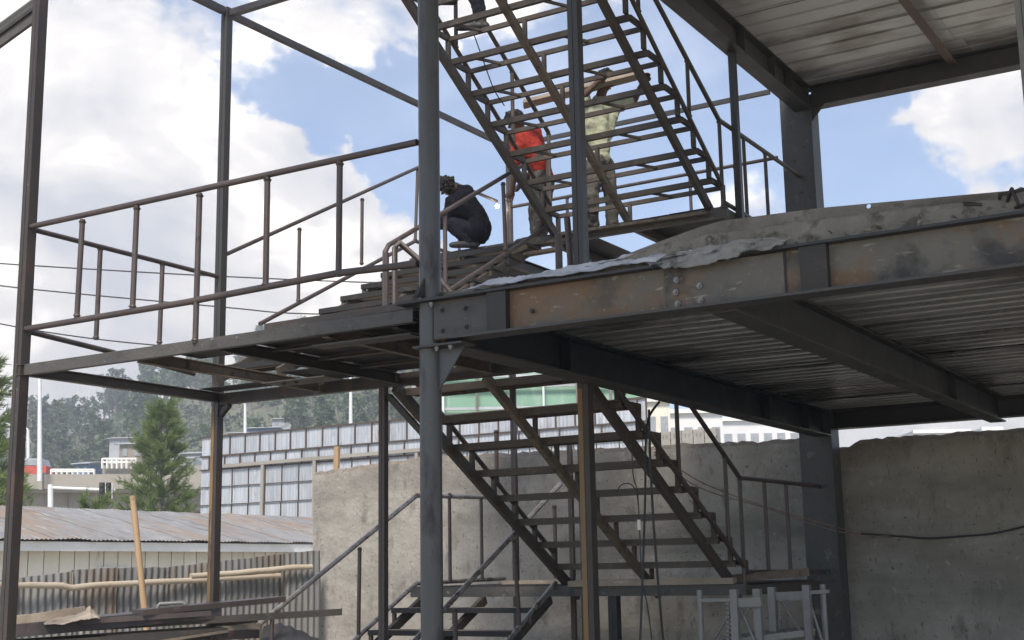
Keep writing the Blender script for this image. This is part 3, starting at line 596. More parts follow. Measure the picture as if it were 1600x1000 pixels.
rail('stub tube post standing by the slab edge right of the pipe column', [[(-4.46,8.0,1.62),(-4.46,8.0,2.36)]], [], .026)
rail('single tube upright at the slab edge left of the grey post', [at(888,338,X=-4.72)and[at(892,415,X=-4.72), at(886,340,X=-4.72)]], [], .026)
# towards-the-viewer flights: left and right handrails of both
def flight_rail(lab, x, ytop, ybot, lo, hi, land_z=None, yend=None, mat='tube_primer'):
    zlo = lambda y: lo[0]+lo[1]*(ybot-y)
    zhi = lambda y: hi[0]+hi[1]*(ybot-y)
    top = [(x, ytop, zhi(ytop)), (x, ybot, zhi(ybot))]; bot = [(x, ytop, zlo(ytop)), (x, ybot, zlo(ybot))]; bl = []; y = ytop+.35; extra = []
    while y < ybot-.3: bl.append(((x, y, zlo(y)), (x, y, zhi(y)))); y += 1.0
    bl.append(((x, ybot, zlo(ybot)-.22), (x, ybot, zhi(ybot))))
    if land_z is not None:
        top += [(x, yend, hi[0]+.02)]; bl += [((x, y_, land_z+.05), (x, y_, hi[0]+.015)) for y_ in (ybot+.62, ybot+1.22)]
        extra = [[(x, ybot+.05, land_z+.10), (x, yend, land_z+.08)]]
    rail(lab, ([top] if hi[2:] == () else [])+[bot]+extra, bl, .022, .02, mat)
flight_rail('tube handrail on the right side of the lower stair flight', -4.54, 8.75, 11.43, (0.0, .56), (.80, .545), -.15, 13.68)
flight_rail('tube handrail on the left side of the lower stair flight', -6.42, 8.9, 11.3, (.14, .62), (.62, .62, 0))
flight_rail('tube handrail on the right side of the upper open flight', -4.54, 8.3, 11.36, (3.56, .65), (4.21, .535), 3.30, 13.68, 'stair_steel')
flight_rail('tube handrail on the left side of the upper open flight', -6.42, 8.3, 11.36, (3.68, .643), (4.447, .632), mat='stair_steel')
# lowest flight
e0, e1 = at(375,1000,X=-8.3), at(650,775,X=-8.3); s_ = (e1-e0)/(e1.y-e0.y); e1 = e0+s_*(11.62-e0.y); e00 = e0-s_*.9
f0, f1 = at(556,998,X=-8.3), at(650,912,X=-8.3); f00 = f0-(f1-f0)*1.2
rail('tube railing, highlights in its pale colour, on the outer side of the lowest flight by the wall', [[e00,e0,e1,(-8.3,13.38,.85)], [f00,f1,(-8.3,13.38,-.09)]],
     [((-8.3,9.35,e0.z+s_.z*(9.35-e0.y)),(-8.3,9.35,-1.3)), (at(562,855,X=-8.3), at(560,1000,X=-8.3)), ((-8.3,12.25,.86),(-8.3,12.25,-.09)), ((-8.3,12.9,.85),(-8.3,12.9,-.09))], .024, .02, 'tube_highlight', 'tube_primer')
h0, h1 = at(691,955,X=-6.5), at(876,756,X=-6.5); h00 = h0-(h1-h0)*.35
i0, i1 = at(795,1000,X=-6.5), at(868,910,X=-6.5); i00 = i0-(i1-i0)*.5
rail('tube railing, highlights in its pale colour, on the inner side of the lowest flight right of the pipe', [[h00,h0,h1], [i00,i1]], [(at(803,842,X=-6.5), at(812,985,X=-6.5)), (at(711,950,X=-6.5), at(712,1010,X=-6.5))], .024, .021, 'tube_highlight', 'tube_primer')
# back rail of the upper landing and the tie tubes at roof level
rail('tube railing along the back of the upper landing', [[(-8.12,13.42,4.40),(-4.70,13.42,4.41)], [(-8.12,13.42,3.5),(-4.70,13.42,3.5)]], [((x,13.42,3.42),(x,13.42,4.40)) for x in (-7.35,-7.2,-6.98,-5.75,-5.2)], .021, .02)
TG = 'tie tubes at roof level'
def tie(label, p0, p1, r=.033):
    o = MB().bar(p0, p1, r*1.7, r*1.7).obj('tie_tube', 'grey_steel', None, p0); tag(o, label, 'tube', TG)
tie('roof level tube running back from the top of the ochre post', (-8.31,8.66,5.215), (-8.2,13.38,5.20))
tie('roof level tube from the far left post to the ochre post', (-8.31,6.56,5.22), (-8.31,8.54,5.22), .036)
tie('roof level tube from the ochre post toward the stairs', (-8.25,8.60,5.20), (-4.66,8.60,5.20), .036)
tie('roof level tube across the back of the stairwell', (-8.11,13.42,5.18), (-4.75,13.42,5.18), .028)
# sloping eave at the upper left corner
ev = thing('eave', 'sloping beige eave panel at the top left corner behind the post', 'eave', (-8.6, 6.6, 4.5))
q0, q1 = at(-60,100,Y=6.62), at(58,14,Y=6.62); dirv = (q1-q0).normalized()
MB().bar(q0+V((0,.02,.0)), q1+V((0,.02,0)), .03, .16).obj('fascia_board', 'fascia_steel', ev)
e_ = MB(); up_ = V((0,0,.12)); e_.add([q0+up_, q1+up_, q1+up_+V((0,.10,.0)), q0+up_+V((0,.10,0)), q0+up_*1.1, q1+up_*1.1, q1+up_*1.1+V((0,.10,0)), q0+up_*1.1+V((0,.10,0))], [[0,1,2,3],[7,6,5,4],[0,4,5,1],[1,5,6,2],[2,6,7,3],[3,7,4,0]]); e_.obj('soffit_panel', 'hut_tin', ev)
MB().bar(q0+V((0,.0,.02)), q1+V((0,.0,.02)), .03, .03).obj('purlin', 'black_plate', ev)

# ------------------------------------------------------------------ yard behind: sheet fences, shed, poles
FH = V((CF.x, CF.y, 0)).normalized(); RH = _r.copy(); UP = V((0, 0, 1))
def hp(px, py, v):                          # measured point at a known horizontal distance
    d = ray(px, py); return d*(v/d.dot(FH))
def uvw(u, v, z): return RH*u+FH*v+UP*z
def corr(mb, p00, p10, p01, p11, period=.076, amp=.012, rows=6, nrm=None, wob=.0, seed=0):
    """corrugated sheet: p00-p10 bottom edge, p01-p11 top edge"""
    p00, p10, p01, p11 = map(V, (p00, p10, p01, p11)); wd = (p10-p00).length; n = max(4, int(wd/period*6))
    nr = nrm or (p10-p00).cross(p01-p00).normalized(); vs = []
    for i in range(n+1):
        t = i/n; a = p00.lerp(p10, t); b = p01.lerp(p11, t); off = amp*math.cos(2*math.pi*wd*t/period)
        for j in range(rows+1):
            q = a.lerp(b, j/rows); vs.append(q+nr*(off+wob*mnoise.noise((q.x*2+seed, q.y*2, q.z*1.5))))
    R_ = rows+1
    mb.add(vs, [[i*R_+j, (i+1)*R_+j, (i+1)*R_+j+1, i*R_+j+1] for i in range(n) for j in range(rows)], True); return mb

tf = thing('sheet_hoarding', 'tall hoarding of whitish corrugated sheets in brown frames behind the wall', 'fence', at(600, 800, Y=30))
YT = 30.0; xL = at(316,690,Y=YT).x; xR = at(1010,618,Y=YT).x; zt = at(450,672,Y=YT).z
rowz = [zt, zt-.60, zt-1.02, zt-1.55, zt-2.1, zt-2.7, GZ]
for r_ in range(6):
    x = xL; k = 0
    while x < xR-.1:
        wd = (.60 if r_ == 0 else .62 if r_ == 1 else .66)+jit(.03 if r_ < 2 else .01); x2 = min(x+(wd if k or r_ != 1 else .35), xR)
        m_ = MB(); corr(m_, (x+.01,YT+jit(.01),rowz[r_+1]+.015), (x2-.01,YT+jit(.01),rowz[r_+1]+.015), (x+.01,YT,rowz[r_]-.01), (x2-.01,YT,rowz[r_]-.01), .11, .006, 1); m_.obj('sheet', 'zinc_sheet', tf)
        hw = .02 if r_ < 2 else .010
        if r_ < 5: MB().box((x2-hw,YT-.05,rowz[r_+1]+.02),(x2+hw,YT-.018,rowz[r_]-.02)).obj('frame_upright', 'zinc_rail', tf)
        x = x2; k += 1
for r_ in range(6): MB().box((xL-.03,YT-.055,rowz[r_]-(.022 if r_ < 3 else .011)),(xR,YT-.02,rowz[r_]+(.022 if r_ < 3 else .011))).obj('frame_rail', 'zinc_rail', tf)
MB().bar((xL+.6,YT-.10,rowz[2]+.075),(xR-1,YT-.10,rowz[2]+.16), .06, .10).obj('timber_rail', 'bridge_concrete', tf)
for x in (xL+2.55, xL+4.55, xL+8.2): MB().bar((x,YT-.12,GZ),(x+.05,YT-.10,rowz[2]+.05), .10, .05, (0,1,0)).obj('timber_strut', 'bridge_concrete', tf)
xp = at(526,705,Y=16).x; o = MB().bar(at(524,735,Y=14.5)-V((0,0,.4)), at(527,698,Y=14.5), .075, .05, (0,1,0)).obj('timber_stake', 'fresh_timber', None, at(524,735,Y=14.5)); tag(o, 'yellow timber stake rising behind the left end of the grey wall', 'stake')

# shed: long side runs back along Y, roof falls towards the yard
XE, XRG, ZE, ZR = -18.5, -21.5, .665, 1.385; Y0S, Y1S = 11.5, 26.0
sh = thing('shed', 'low cream shed with rust-streaked corrugated roof behind the dark fence', 'shed', (XE-1.5, (Y0S+Y1S)/2, GZ))
nr = V((ZR-ZE, 0, XE-XRG)).normalized(); N_ = 19
for k in range(N_):
    a, b_ = Y0S+(Y1S-Y0S)*k/N_, Y0S+(Y1S-Y0S)*(k+1)/N_+.04; o_ = nr*(.003 if k % 2 else 0); d_ = jit(.05)
    m_ = MB(); corr(m_, V((XE+d_,a,ZE-d_*.24))+o_, V((XE+d_,b_,ZE-d_*.24))+o_, V((XRG,a,ZR))+o_, V((XRG,b_,ZR))+o_, .095, .011, 10, nr, .03, 0); m_.obj('roof_sheet', 'shed_roof', sh)
MB().bar((XE-.10,Y0S,ZE-.12),(XE-.10,Y1S,ZE-.12), .03, .16).obj('fascia_board', 'white_paint', sh)
nb = 44
for k in range(nb):
    y0_, y1_ = Y0S+(Y1S-Y0S)*k/nb, Y0S+(Y1S-Y0S)*(k+.93)/nb; MB().box((XE-.42,y0_,GZ),(XE-.39,y1_,ZE-.15)).obj('siding_board', 'cream_siding', sh)
MB().box((XE-.47,Y0S,GZ),(XE-.44,Y1S,ZE-.05)).obj('wall_backing', 'siding_seam', sh)
MB().box((XRG-.05,Y0S,GZ),(XRG,Y1S,ZR-.06)).obj('back_wall', 'siding_seam', sh)
MB().bar(at(152,888,X=XE-.37), at(200,887,X=XE-.37), .03, .04).obj('vent_frame', 'white_paint', sh)

# low dark corrugated fence with poles
lf = thing('sheet_fence', 'low dark corrugated sheet fence in front of the cream shed', 'fence', hp(250, 1000, 16))
tops = [(-45,910),(23,904,),(66,899),(111,893),(112,889),(182,886),(184,890),(250,888),(300,881),(372,874),(441,866),(443,864),(500,860)]
tp = [t for t in tops]
segs = [(-45,24),(24,111),(111,182),(182,262),(262,350),(350,442),(442,500)]
def topy(x):
    for (a, ya), (b_, yb) in zip(tp, tp[1:]):
        if a <= x <= b_: return ya+(yb-ya)*(x-a)/(b_-a)
    return tp[-1][1]
def vf(x): return 14.6+(x/490.)*3.0
for k, (a, b_) in enumerate(segs):
    m_ = MB(); o_ = .02*(k % 2)
    A, B = hp(a,topy(a+.5),vf(a)+o_), hp(b_+2,topy(b_-.5),vf(b_)+o_)
    corr(m_, V((A.x,A.y,GZ)), V((B.x,B.y,GZ)), A, B, .088, .016, 12, None, .035, k)
    for i, v_ in enumerate(m_.v):           # torn, uneven upper edge
        if (i % 13) == 12: v_.z += .012*mnoise.noise((v_.x*6, v_.y*6, k))
    m_.obj('sheet', 'zinc_dark', lf)
def pole(label, pts, r, mat, cat='pole', name='wood_pole'):
    m_ = MB(); P_ = []
    for (a, b_) in zip(pts, pts[1:]):
        for k in range(5): P_.append(V(a).lerp(V(b_), k/5))
    P_.append(V(pts[-1])); P_ = [p+UP*.008*mnoise.noise((i*.37, 1, 2)) for i, p in enumerate(P_)]
    m_.tube(P_, r, 10, rs=[r*(1+.10*mnoise.noise((i*.6, 3, r*90))) for i in range(len(P_))]); o = m_.obj(name, mat, None, pts[0]); return tag(o, label, cat)
pole('long pale crooked pole tied along the left of the low fence', [hp(x,y,vf(x)-.10) for x, y in ((-40,914),(22,915),(84,914),(112,918),(187,912),(300,907),(364,903),(437,899))], .036, 'pole_wood')
pole('pale pole on the right part of the low fence', [hp(x,y,vf(x)-.11) for x, y in ((298,900),(364,896),(430,889),(487,885))], .036, 'pole_wood')
pole('upright orange timber pole leaning against the low fence', [hp(207,775,14.9), hp(216,860,14.85), hp(226,956,14.8), hp(231,1010,14.8)], .035, 'fresh_timber')

# ------------------------------------------------------------------ scrap steel at the bottom left
def slab_between(p0, p1, w, h, name, label, mat, cat, group=None):
    o = MB().bar(p0, p1, w, h).obj(name, mat, None, p0); return tag(o, label, cat, group)
SG = 'scrap steel stacked on the trestles'
slab_between(hp(-40,990,10.6), hp(336,955,11.4), .5, .10, 'steel_channel', 'thick maroon steel section on top of the scrap stack, bottom left', 'clutter_steel', 'steel', SG)
slab_between(hp(215,957,10.9), hp(436,936,11.6), .28, .045, 'steel_plate', 'maroon steel plate with a handle tilted up over the scrap stack', 'tube_primer', 'steel', SG)
slab_between(hp(60,985,10.9), hp(534,956,11.4), .07, .055, 'steel_channel', 'long dark steel bar sticking out to the right from the scrap stack', 'stair_steel', 'steel', SG)
slab_between(hp(-40,1012,10.5), hp(345,985,11.2), .7, .06, 'steel_plate', 'dark lower plate of the scrap stack at the bottom left', 'black_plate', 'steel', SG)
slab_between(hp(-20,977,10.5), hp(132,954,10.9), .05, .07, 'timber_batten', 'weathered grey batten lying on the scrap stack at the far left', 'plank_wood', 'timber')
slab_between(hp(240,1002,10.8), hp(352,985,11.0), .35, .02, 'steel_plate', 'pale rusty offcut plate low in the scrap stack', 'stair_rust', 'steel', SG)
sheet_surface([hp(66,972,10.7), hp(100,963,10.8), hp(128,958,10.8), hp(140,946,10.8), hp(152,960,10.8)], [hp(70,976,10.4), hp(100,975,10.4), hp(130,968,10.4), hp(142,966,10.4), hp(156,966,10.4)], 'cardboard_scrap', 'crumpled brown paper scrap on the scrap stack', 'plank_wood', 'scrap', .012, 4, 30, 6)
for k, (x0_, y0_, x1_, y1_, v_, w_, h_, mt_) in enumerate(((330,973,398,967,11.3,.09,.06,'stair_rust'),(345,983,400,979,11.2,.12,.05,'plank_wood'),(120,972,330,958,10.7,.05,.04,'tube_primer'),(338,993,396,990,11.1,.16,.07,'clutter_steel'),(-30,968,60,962,10.9,.10,.03,'plank_wood'),(150,966,246,958,10.8,.16,.02,'clutter_steel'))):
    slab_between(hp(x0_,y0_,v_), hp(x1_,y1_,v_+.3), w_, h_, 'offcut', ['rusty offcut bar just right of the ochre post','short timber offcut under the rusty bar','thin brown bar lying along the front of the scrap stack','dark block low beside the ochre post','pale offcut at the far left of the scrap stack','flat dark offcut left of the grab handle'][k], mt_, 'offcut', 'offcuts on the scrap stack')
hd = thing('pull_handle', 'bent steel grab handle on the tilted plate', 'handle', hp(265, 955, 11.0))
MB().tube([hp(247,957,11.0),hp(247,947,11.0),hp(250,944,11.0),hp(285,941,11.1),hp(289,943,11.1),hp(290,951,11.1)], .016, 8).obj('grip', 'galv', hd)
for x in (247, 290): MB().tube([hp(x,952 if x > 260 else 958,11.02), hp(x,949 if x > 260 else 955,11.0)], .03, 8).obj('foot', 'grey_steel', hd)
tr_ = thing('trestle', 'dark steel trestle carrying the scrap stack', 'trestle', hp(200, 1050, 11) )
for x in (40, 320):
    b0_ = hp(x,1000,11.0); MB().bar(V((b0_.x,b0_.y,GZ)), b0_-UP*.06, .08, .08, (0,1,0)).obj('leg', 'black_plate', tr_)
MB().bar(hp(-30,1015,11.0), hp(350,992,11.25), .08, .06).obj('top_bar', 'black_plate', tr_)
sheet_surface([hp(412,978,12.6), hp(440,974,12.8), hp(470,985,12.9), hp(500,1000,13)], [hp(400,1020,12.0), hp(430,1020,12.1), hp(470,1025,12.2), hp(510,1030,12.3)], 'tarpaulin', 'black tarpaulin corner at the bottom beside the lowest railing', 'black_plate', 'tarpaulin', .02, 6, 24, 8)

# ------------------------------------------------------------------ galvanised truss towers, cables
def truss(label, y, posts, ch, diags, yd=.45):
    t = thing('scaffold_frame', label, 'scaffold', at(posts[0][0], 1000, Y=y), 'galvanised scaffold frames by the back column')
    for (px, py, w_, dy) in posts:
        p = at(px, py, Y=y+dy); MB().tube([(p.x,p.y,GZ),(p.x,p.y,p.z)], w_, 12).obj('upright', 'galv', t) if w_ < .032 else MB().bar((p.x,p.y,GZ),(p.x,p.y,p.z), w_*1.8, w_*1.8, (0,1,0)).obj('upright', 'galv', t)
    for (x0, y0, x1, y1, w_, h_) in ch: MB().bar(at(x0,y0,Y=y), at(x1,y1,Y=y), w_, h_).obj('cross_channel', 'galv', t)
    for (x0, y0, x1, y1) in diags: MB().tube([at(x0,y0,Y=y+.05), at(x1,y1,Y=y+.05)], .013, 8).obj('diagonal', 'galv', t)
    return t
t1 = truss('front galvanised scaffold frame below the lower landing', 10.5, [(1093,922,.024,0),(1147,921,.034,0),(1183,920,.034,.1)], [(1095,938,1147,937,.04,.028),(1147,942,1190,940,.03,.075)], [(1140,960,1112,1004),(1155,948,1180,1004),(1172,950,1150,975)])
t2 = truss('rear galvanised scaffold frame beside the back column', 11.2, [(1206,917,.034,0),(1260,914,.034,0),(1285,913,.026,.2)], [(1206,932,1260,930,.03,.07),(1260,926,1296,924,.03,.03)], [(1222,940,1262,1004),(1222,940,1250,985),(1268,950,1285,1004)])
teeth = MB()
for k in range(9):
    p = at(1137, 944+k*7, Y=10.5); teeth.box((p.x-.015,p.y,p.z-.006),(p.x+.015,p.y+.03,p.z+.010))
teeth.obj('rack_teeth', 'galv', t1)
teeth = MB()
for k in range(9):
    p = at(1217, 944+k*6, Y=11.2); teeth.box((p.x-.012,p.y,p.z-.006),(p.x+.016,p.y+.03,p.z+.008))
teeth.obj('rack_teeth', 'galv', t2)
gw = thing('slatted_walkway', 'slatted steel walkway plank between the scaffold frames', 'walkway', at(1210, 990, Y=10.8))
a, b_ = at(1152,998,Y=10.75), at(1272,984,Y=11.25)
dv = (b_-a); dv.z = 0; dn = V((-dv.y, dv.x, 0)).normalized()*.34
for k in range(13):
    c_ = a.lerp(b_, k/12); MB().bar(c_, c_+dn, .03, .02).obj('slat', 'galv', gw)
for o_ in (V((0,0,0)), dn): MB().bar(a+o_-UP*.02, b_+o_-UP*.02, .02, .05).obj('side_rail', 'galv', gw)
def cable(label, pts, r, mat, name='hanging_cable', group='cables hanging by the stairs'):
    P_ = []
    pts = [V(p) for p in pts]
    for i in range(len(pts)-1):                # Catmull-Rom
        p0, p1, p2, p3 = pts[max(i-1,0)], pts[i], pts[i+1], pts[min(i+2,len(pts)-1)]
        for k in range(8):
            t = k/8; P_.append(.5*((2*p1)+(p2-p0)*t+(2*p0-5*p1+4*p2-p3)*t*t+(3*p1-p0-3*p2+p3)*t**3))
    P_.append(pts[-1]); o = MB().tube(P_, r, 6).obj(name, mat, None, pts[0]); return tag(o, label, 'cable', group)
XC_ = -4.42
cable('thick black cable hanging from the teal beam in front of the lower stair', [at(1030,628,X=XC_),at(1014,652,X=XC_),at(1009,690,X=XC_),at(1008,780,X=XC_),at(1004,900,X=XC_),at(1000,1010,X=XC_)], .010, 'cable_black')
cable('second black cable hanging close beside the thick one', [at(1014,640,X=XC_),at(1016,720,X=XC_),at(1022,830,X=XC_),at(1030,930,X=XC_),at(1037,1010,X=XC_)], .011, 'cable_black')
cable('thin black cable with a joined plug hanging before the stair treads', [at(987,690,X=XC_),at(989,740,X=XC_),at(996,770,X=XC_),at(999,820,X=XC_),at(1003,900,X=XC_),at(1012,950,X=XC_),at(1020,1010,X=XC_)], .005, 'cable_black')
cable('loop of thin wire beside the hanging cables', [at(964,770,X=XC_),at(970,758,X=XC_),at(984,756,X=XC_),at(994,768,X=XC_),at(997,790,X=XC_)], .004, 'cable_black')
o = MB().tube([at(998,812,X=XC_), at(999,828,X=XC_)], .013, 8).obj('cable_joint', 'white_paint', None, at(998,812,X=XC_)); tag(o, 'small white connector on the thin hanging cable', 'connector')
cable('twin thin wire strung from the stair to the back column, upper strand', [at(1022,706,Y=11),at(1060,732,Y=11.4),at(1110,760,Y=11.9),at(1200,793,Y=12.8),at(1300,822,Y=13.66),at(1345,834,Y=13.9)], .005, 'wire_red', 'strung_wire', 'wires along the wall')
cable('twin thin wire strung from the stair to the back column, lower strand', [at(1022,710,Y=11),at(1075,752,Y=11.5),at(1120,772,Y=12),at(1190,792,Y=12.7),at(1300,828,Y=13.66),at(1360,837,Y=13.9),at(1412,836,Y=13.95)], .005, 'wire_red', 'strung_wire', 'wires along the wall')
cable('black cable sagging across the right wall', [at(1345,834,Y=13.93),at(1410,838,Y=13.95),at(1450,841,Y=13.95),at(1500,838,Y=13.95),at(1560,832,Y=13.95),at(1640,812,Y=13.95)], .011, 'cable_black', 'strung_wire', 'wires along the wall')
cable('thin wire dangling down through the upper open flight', [at(741,55,X=-6.1),at(757,100,X=-6.1),at(772,140,X=-6.1),at(788,165,X=-6.1)], .006, 'cable_black')
for k, (lab, pts) in enumerate((('topmost power line crossing the left sky', ((-60,407),(50,415),(350,432),(650,443),(900,440))), ('middle power line crossing the left sky', ((-60,438),(50,452),(350,480),(470,490),(700,492))), ('lowest power line crossing the left sky', ((-60,494),(80,520),(240,539),(500,556))))):
    cable(lab, [hp(x,y,32) for x, y in pts], .018, 'cable_black', 'power_line', 'power lines')
# hollow block wall behind the cement wall
hb = thing('block_wall', 'short unfinished hollow block wall showing over the grey wall', 'wall', at(1075, 700, Y=16))
p0, p1 = at(1030,676,Y=16), at(1118,668,Y=16); zb = (p0.z+p1.z)/2
for r_ in range(9):
    nbl = 5
    for k in range(nbl):
        x0 = p0.x+(p1.x-p0.x)*k/nbl; x1 = p0.x+(p1.x-p0.x)*(k+1)/nbl; z1 = zb-.2*r_; m_ = MB()
        m_.box((x0+.006,16.06,z1-.19),(x1-.006,16.15,z1)); m_.box((x0+.006,16,z1-.19),(x1-.006,16.059,z1-.10)); m_.box((x0+.006,16,z1-.05),(x1-.006,16.059,z1))
        for j in range(3): c_ = x0+(x1-x0)*(j+.5)/3; m_.box((c_-.03,16.001,z1-.10),(c_+.03,16.058,z1-.05))
        m_.obj('block', 'block_wall', hb)

# ------------------------------------------------------------------ beyond the yard: flyover, lamps, buildings
br_ = thing('flyover', 'pale concrete flyover bridge with white railings beyond the shed', 'bridge', hp(150, 900, 72))
def bridge_box(x0, x1, yt, yb, v0, v1, mat, name):
    m_ = MB(); a, b_ = hp(x0,yt,v0), hp(x1,yt,v0); c_ = hp(x0,yb,v0); d_ = hp(x1,yb,v0); off = FH*(v1-v0)
    m_.add([c_,d_,b_,a,c_+off,d_+off,b_+off,a+off], [[0,1,2,3],[7,6,5,4],[3,2,6,7],[4,5,1,0],[0,3,7,4],[1,5,6,2]]); return m_.obj(name, mat, br_)
bridge_box(-80, 330, 741, 764, 70, 70.4, 'bridge_concrete', 'parapet')
bridge_box(-80, 330, 764, 769, 70.2, 84, 'bridge_concrete', 'deck')
bridge_box(-80, 330, 769, 797, 71.2, 83, 'bridge_concrete', 'girder')
bridge_box(60, 66, 738, 765, 69.8, 70.5, 'bridge_concrete', 'parapet_joint')
for k in range(9): bridge_box(42+k*31, 43+k*31, 772, 796, 71.1, 71.25, 'siding_seam', 'girder_rib')
for (x0, x1, y0, y1, n) in ((80,147,733,740,8),(160,213,716,728,7)):
    for k in range(n+1):
        xx = x0+(x1-x0)*k/n; MB().bar(hp(xx,y1+4,74), hp(xx,y0,74), .09, .09, (0,1,0)).obj('railing_post', 'white_paint', br_)
    for yy in (y0+.6, (y0+y1)/2): MB().bar(hp(x0,yy,74), hp(x1,yy,74), .07, .09).obj('railing_bar', 'white_paint', br_)
bridge_box(160, 330, 727, 742, 74.5, 75, 'bridge_concrete', 'upper_wall')
for x in (20, 270): bridge_box(x, x+34, 797, 905, 74, 80, 'bridge_concrete', 'pier')
def lamp(label, px, y0, y1, v, arm=1, r=.09):
    t = thing('street_lamp', label, 'lamp', hp(px, y0, v), 'street lamps'); a, b_ = hp(px,y0,v), hp(px,y1,v)
    MB().tube([a, b_], r, 8, rs=[r*1.25, r*.8]).obj('pole', 'lamp_white', t)
    if arm:
        c_ = b_+RH*(1.1*arm)+UP*.35; MB().tube([b_, b_+RH*.35*arm+UP*.3, c_], r*.6, 6).obj('arm', 'lamp_white', t)
        MB().bar(c_, c_+RH*.8*arm+UP*.05, .3, .14).obj('lamp_head', 'lamp_white', t)
    return t
lamp('tall white lamp pole rising over the left end of the flyover', 62, 752, 588, 69, 0, .11)
lamp('small curved street lamp left of the tall pole', 44, 750, 672, 85, -1, .11)
lamp('street lamp in front of the wooded hillside right of the ochre post', 383, 720, 632, 90, -1, .11)
lamp('straight pale pole between the landing and the sheet hoarding', 548, 700, 590, 90, 0, .12)
tl = thing('traffic_light', 'traffic light on a white arm seen from behind in front of the flyover', 'traffic light', hp(79, 900, 42))
MB().tube([hp(79,905,42), hp(79,757,42)], .09, 10).obj('pole', 'lamp_white', tl)
MB().tube([hp(79,762,42), hp(180,766,42)], .05, 8).obj('arm', 'lamp_white', tl)
for x in (160, 170):
    m_ = MB(); a = hp(x-4,779,41.8); b_ = hp(x+4,754,41.8); c_ = (a+b_)/2
    m_.bar(V((c_.x,c_.y,a.z)), V((c_.x,c_.y,b_.z)), .17, .16, FH); hd_ = m_.obj('signal_head', 'cable_black', tl)
    for k in range(3):
        q_ = hp(x, 758+k*8, 41.8); MB().tube([q_-FH*.09, q_-FH*.14], .065, 10).obj('lens_hood', 'black_plate', hd_)
    MB().bar(hp(x+5,779,41.7), hp(x+5,754,41.7), .02, .02).obj('white_edge', 'white_paint', tl)
# red van on the flyover
vn = thing('red_van', 'red van on the flyover half hidden behind the parapet at the left', 'van', hp(46, 741, 76))
def vanbox(x0, x1, y0, y1, v0, v1, mat, name, taper=0):
    a, b_, c_, d_ = hp(x0,y1,v0), hp(x1,y1,v0), hp(x1-taper,y0,v0), hp(x0+taper,y0,v0); off = FH*(v1-v0); m_ = MB()
    m_.add([a,b_,c_,d_,a+off,b_+off,c_+off,d_+off], [[0,1,2,3],[7,6,5,4],[3,2,6,7],[4,5,1,0],[0,3,7,4],[1,5,6,2]]); return m_.obj(name, mat, vn)
vanbox(18, 72, 728, 750, 76, 77.7, 'red_paint', 'body'); vanbox(24, 66, 716, 728, 76.1, 77.6, 'hut_tin', 'cabin', 4); vanbox(29, 60, 719, 727, 76.02, 76.06, 'window_dark', 'window', 2)
for x in (30, 60): MB().tube([hp(x,752,75.95), hp(x,752,76.2)], .33, 16).obj('wheel', 'cable_black', vn)

def building(label, x0, x1, yt, v, depth, mat, rows, cols, wmat='window_dark', yb=905, name='apartment_building', parapet=True):
    a = hp(x0,yt,v); b_ = hp(x1,yt,v); zt_ = (a.z+b_.z)/2; u0, u1 = a.dot(RH), b_.dot(RH)
    t = thing(name, label, 'building', uvw((u0+u1)/2, v, GZ)); m_ = MB()
    P_ = [uvw(u,w_,z) for z in (GZ, zt_) for u, w_ in ((u0,v),(u1,v),(u1,v+depth),(u0,v+depth))]
    m_.add(P_, [[0,1,2,3],[7,6,5,4],[0,4,5,1],[1,5,6,2],[2,6,7,3],[3,7,4,0]]); m_.obj('wall', mat, t)
    if parapet:
        m_ = MB(); m_.bar(uvw(u0-.15,v-.12,zt_-.1), uvw(u1+.15,v-.12,zt_-.1), .3, .25); m_.obj('cornice', 'white_paint', t)
    H = 2.9
    for r in range(rows):
        for c in range(cols):
            uc = u0+(u1-u0)*(c+.5)/cols; zc = zt_-1.7-H*r; w_ = min(.6, (u1-u0)/cols*.3)
            wn = MB().bar(uvw(uc,v-.02,zc-.65), uvw(uc,v-.02,zc+.65), w_*2, .06, FH).obj('window', wmat, t)
            MB().bar(uvw(uc-w_-.1,v-.08,zc-.72), uvw(uc+w_+.1,v-.08,zc-.72), .2, .1).obj('sill', 'white_paint', wn)
        if rows > 1 and r: MB().bar(uvw(u0,v-.05,zt_-.2-H*r), uvw(u1,v-.05,zt_-.2-H*r), .1, .14).obj('floor_band', 'white_paint', t)
    return t
building('white apartment block with small windows behind the railing, over the wall', 1042, 1128, 640, 78, 10, 'pale_building', 3, 4)
building('pale lower apartment wing at the far right of the white block', 1126, 1250, 652, 86, 10, 'pale_building', 3, 6)
building('cream stair tower left of the white apartment block', 1008, 1046, 622, 74, 8, 'cream_siding', 3, 2)
building('low white rooftop building glimpsed over the right wall', 1428, 1512, 672, 95, 8, 'pale_building', 3, 5)
building('narrow pale rooftop block glimpsed at the right end of the wall', 1535, 1562, 668, 90, 8, 'pale_building', 3, 2)
gb = building('building wrapped in green safety net behind the stairs', 680, 1002, 560, 60, 10, 'green_net', 0, 1, name='netted_building', parapet=False)
ga, gb_ = hp(640,560,59.7), hp(1002,560,59.7)
for k in range(8):
    q_ = hp(640+k*52,560,59.6); MB().tube([V((q_.x,q_.y,GZ)), q_], .06, 6).obj('scaffold_pole', 'lamp_white' if k % 3 == 1 else 'bark', gb)
for yy in (590, 606, 640): MB().bar(hp(640,yy,59.75), hp(1002,yy-6,59.75), .1, .12).obj('net_seam', 'hut_tin', gb)

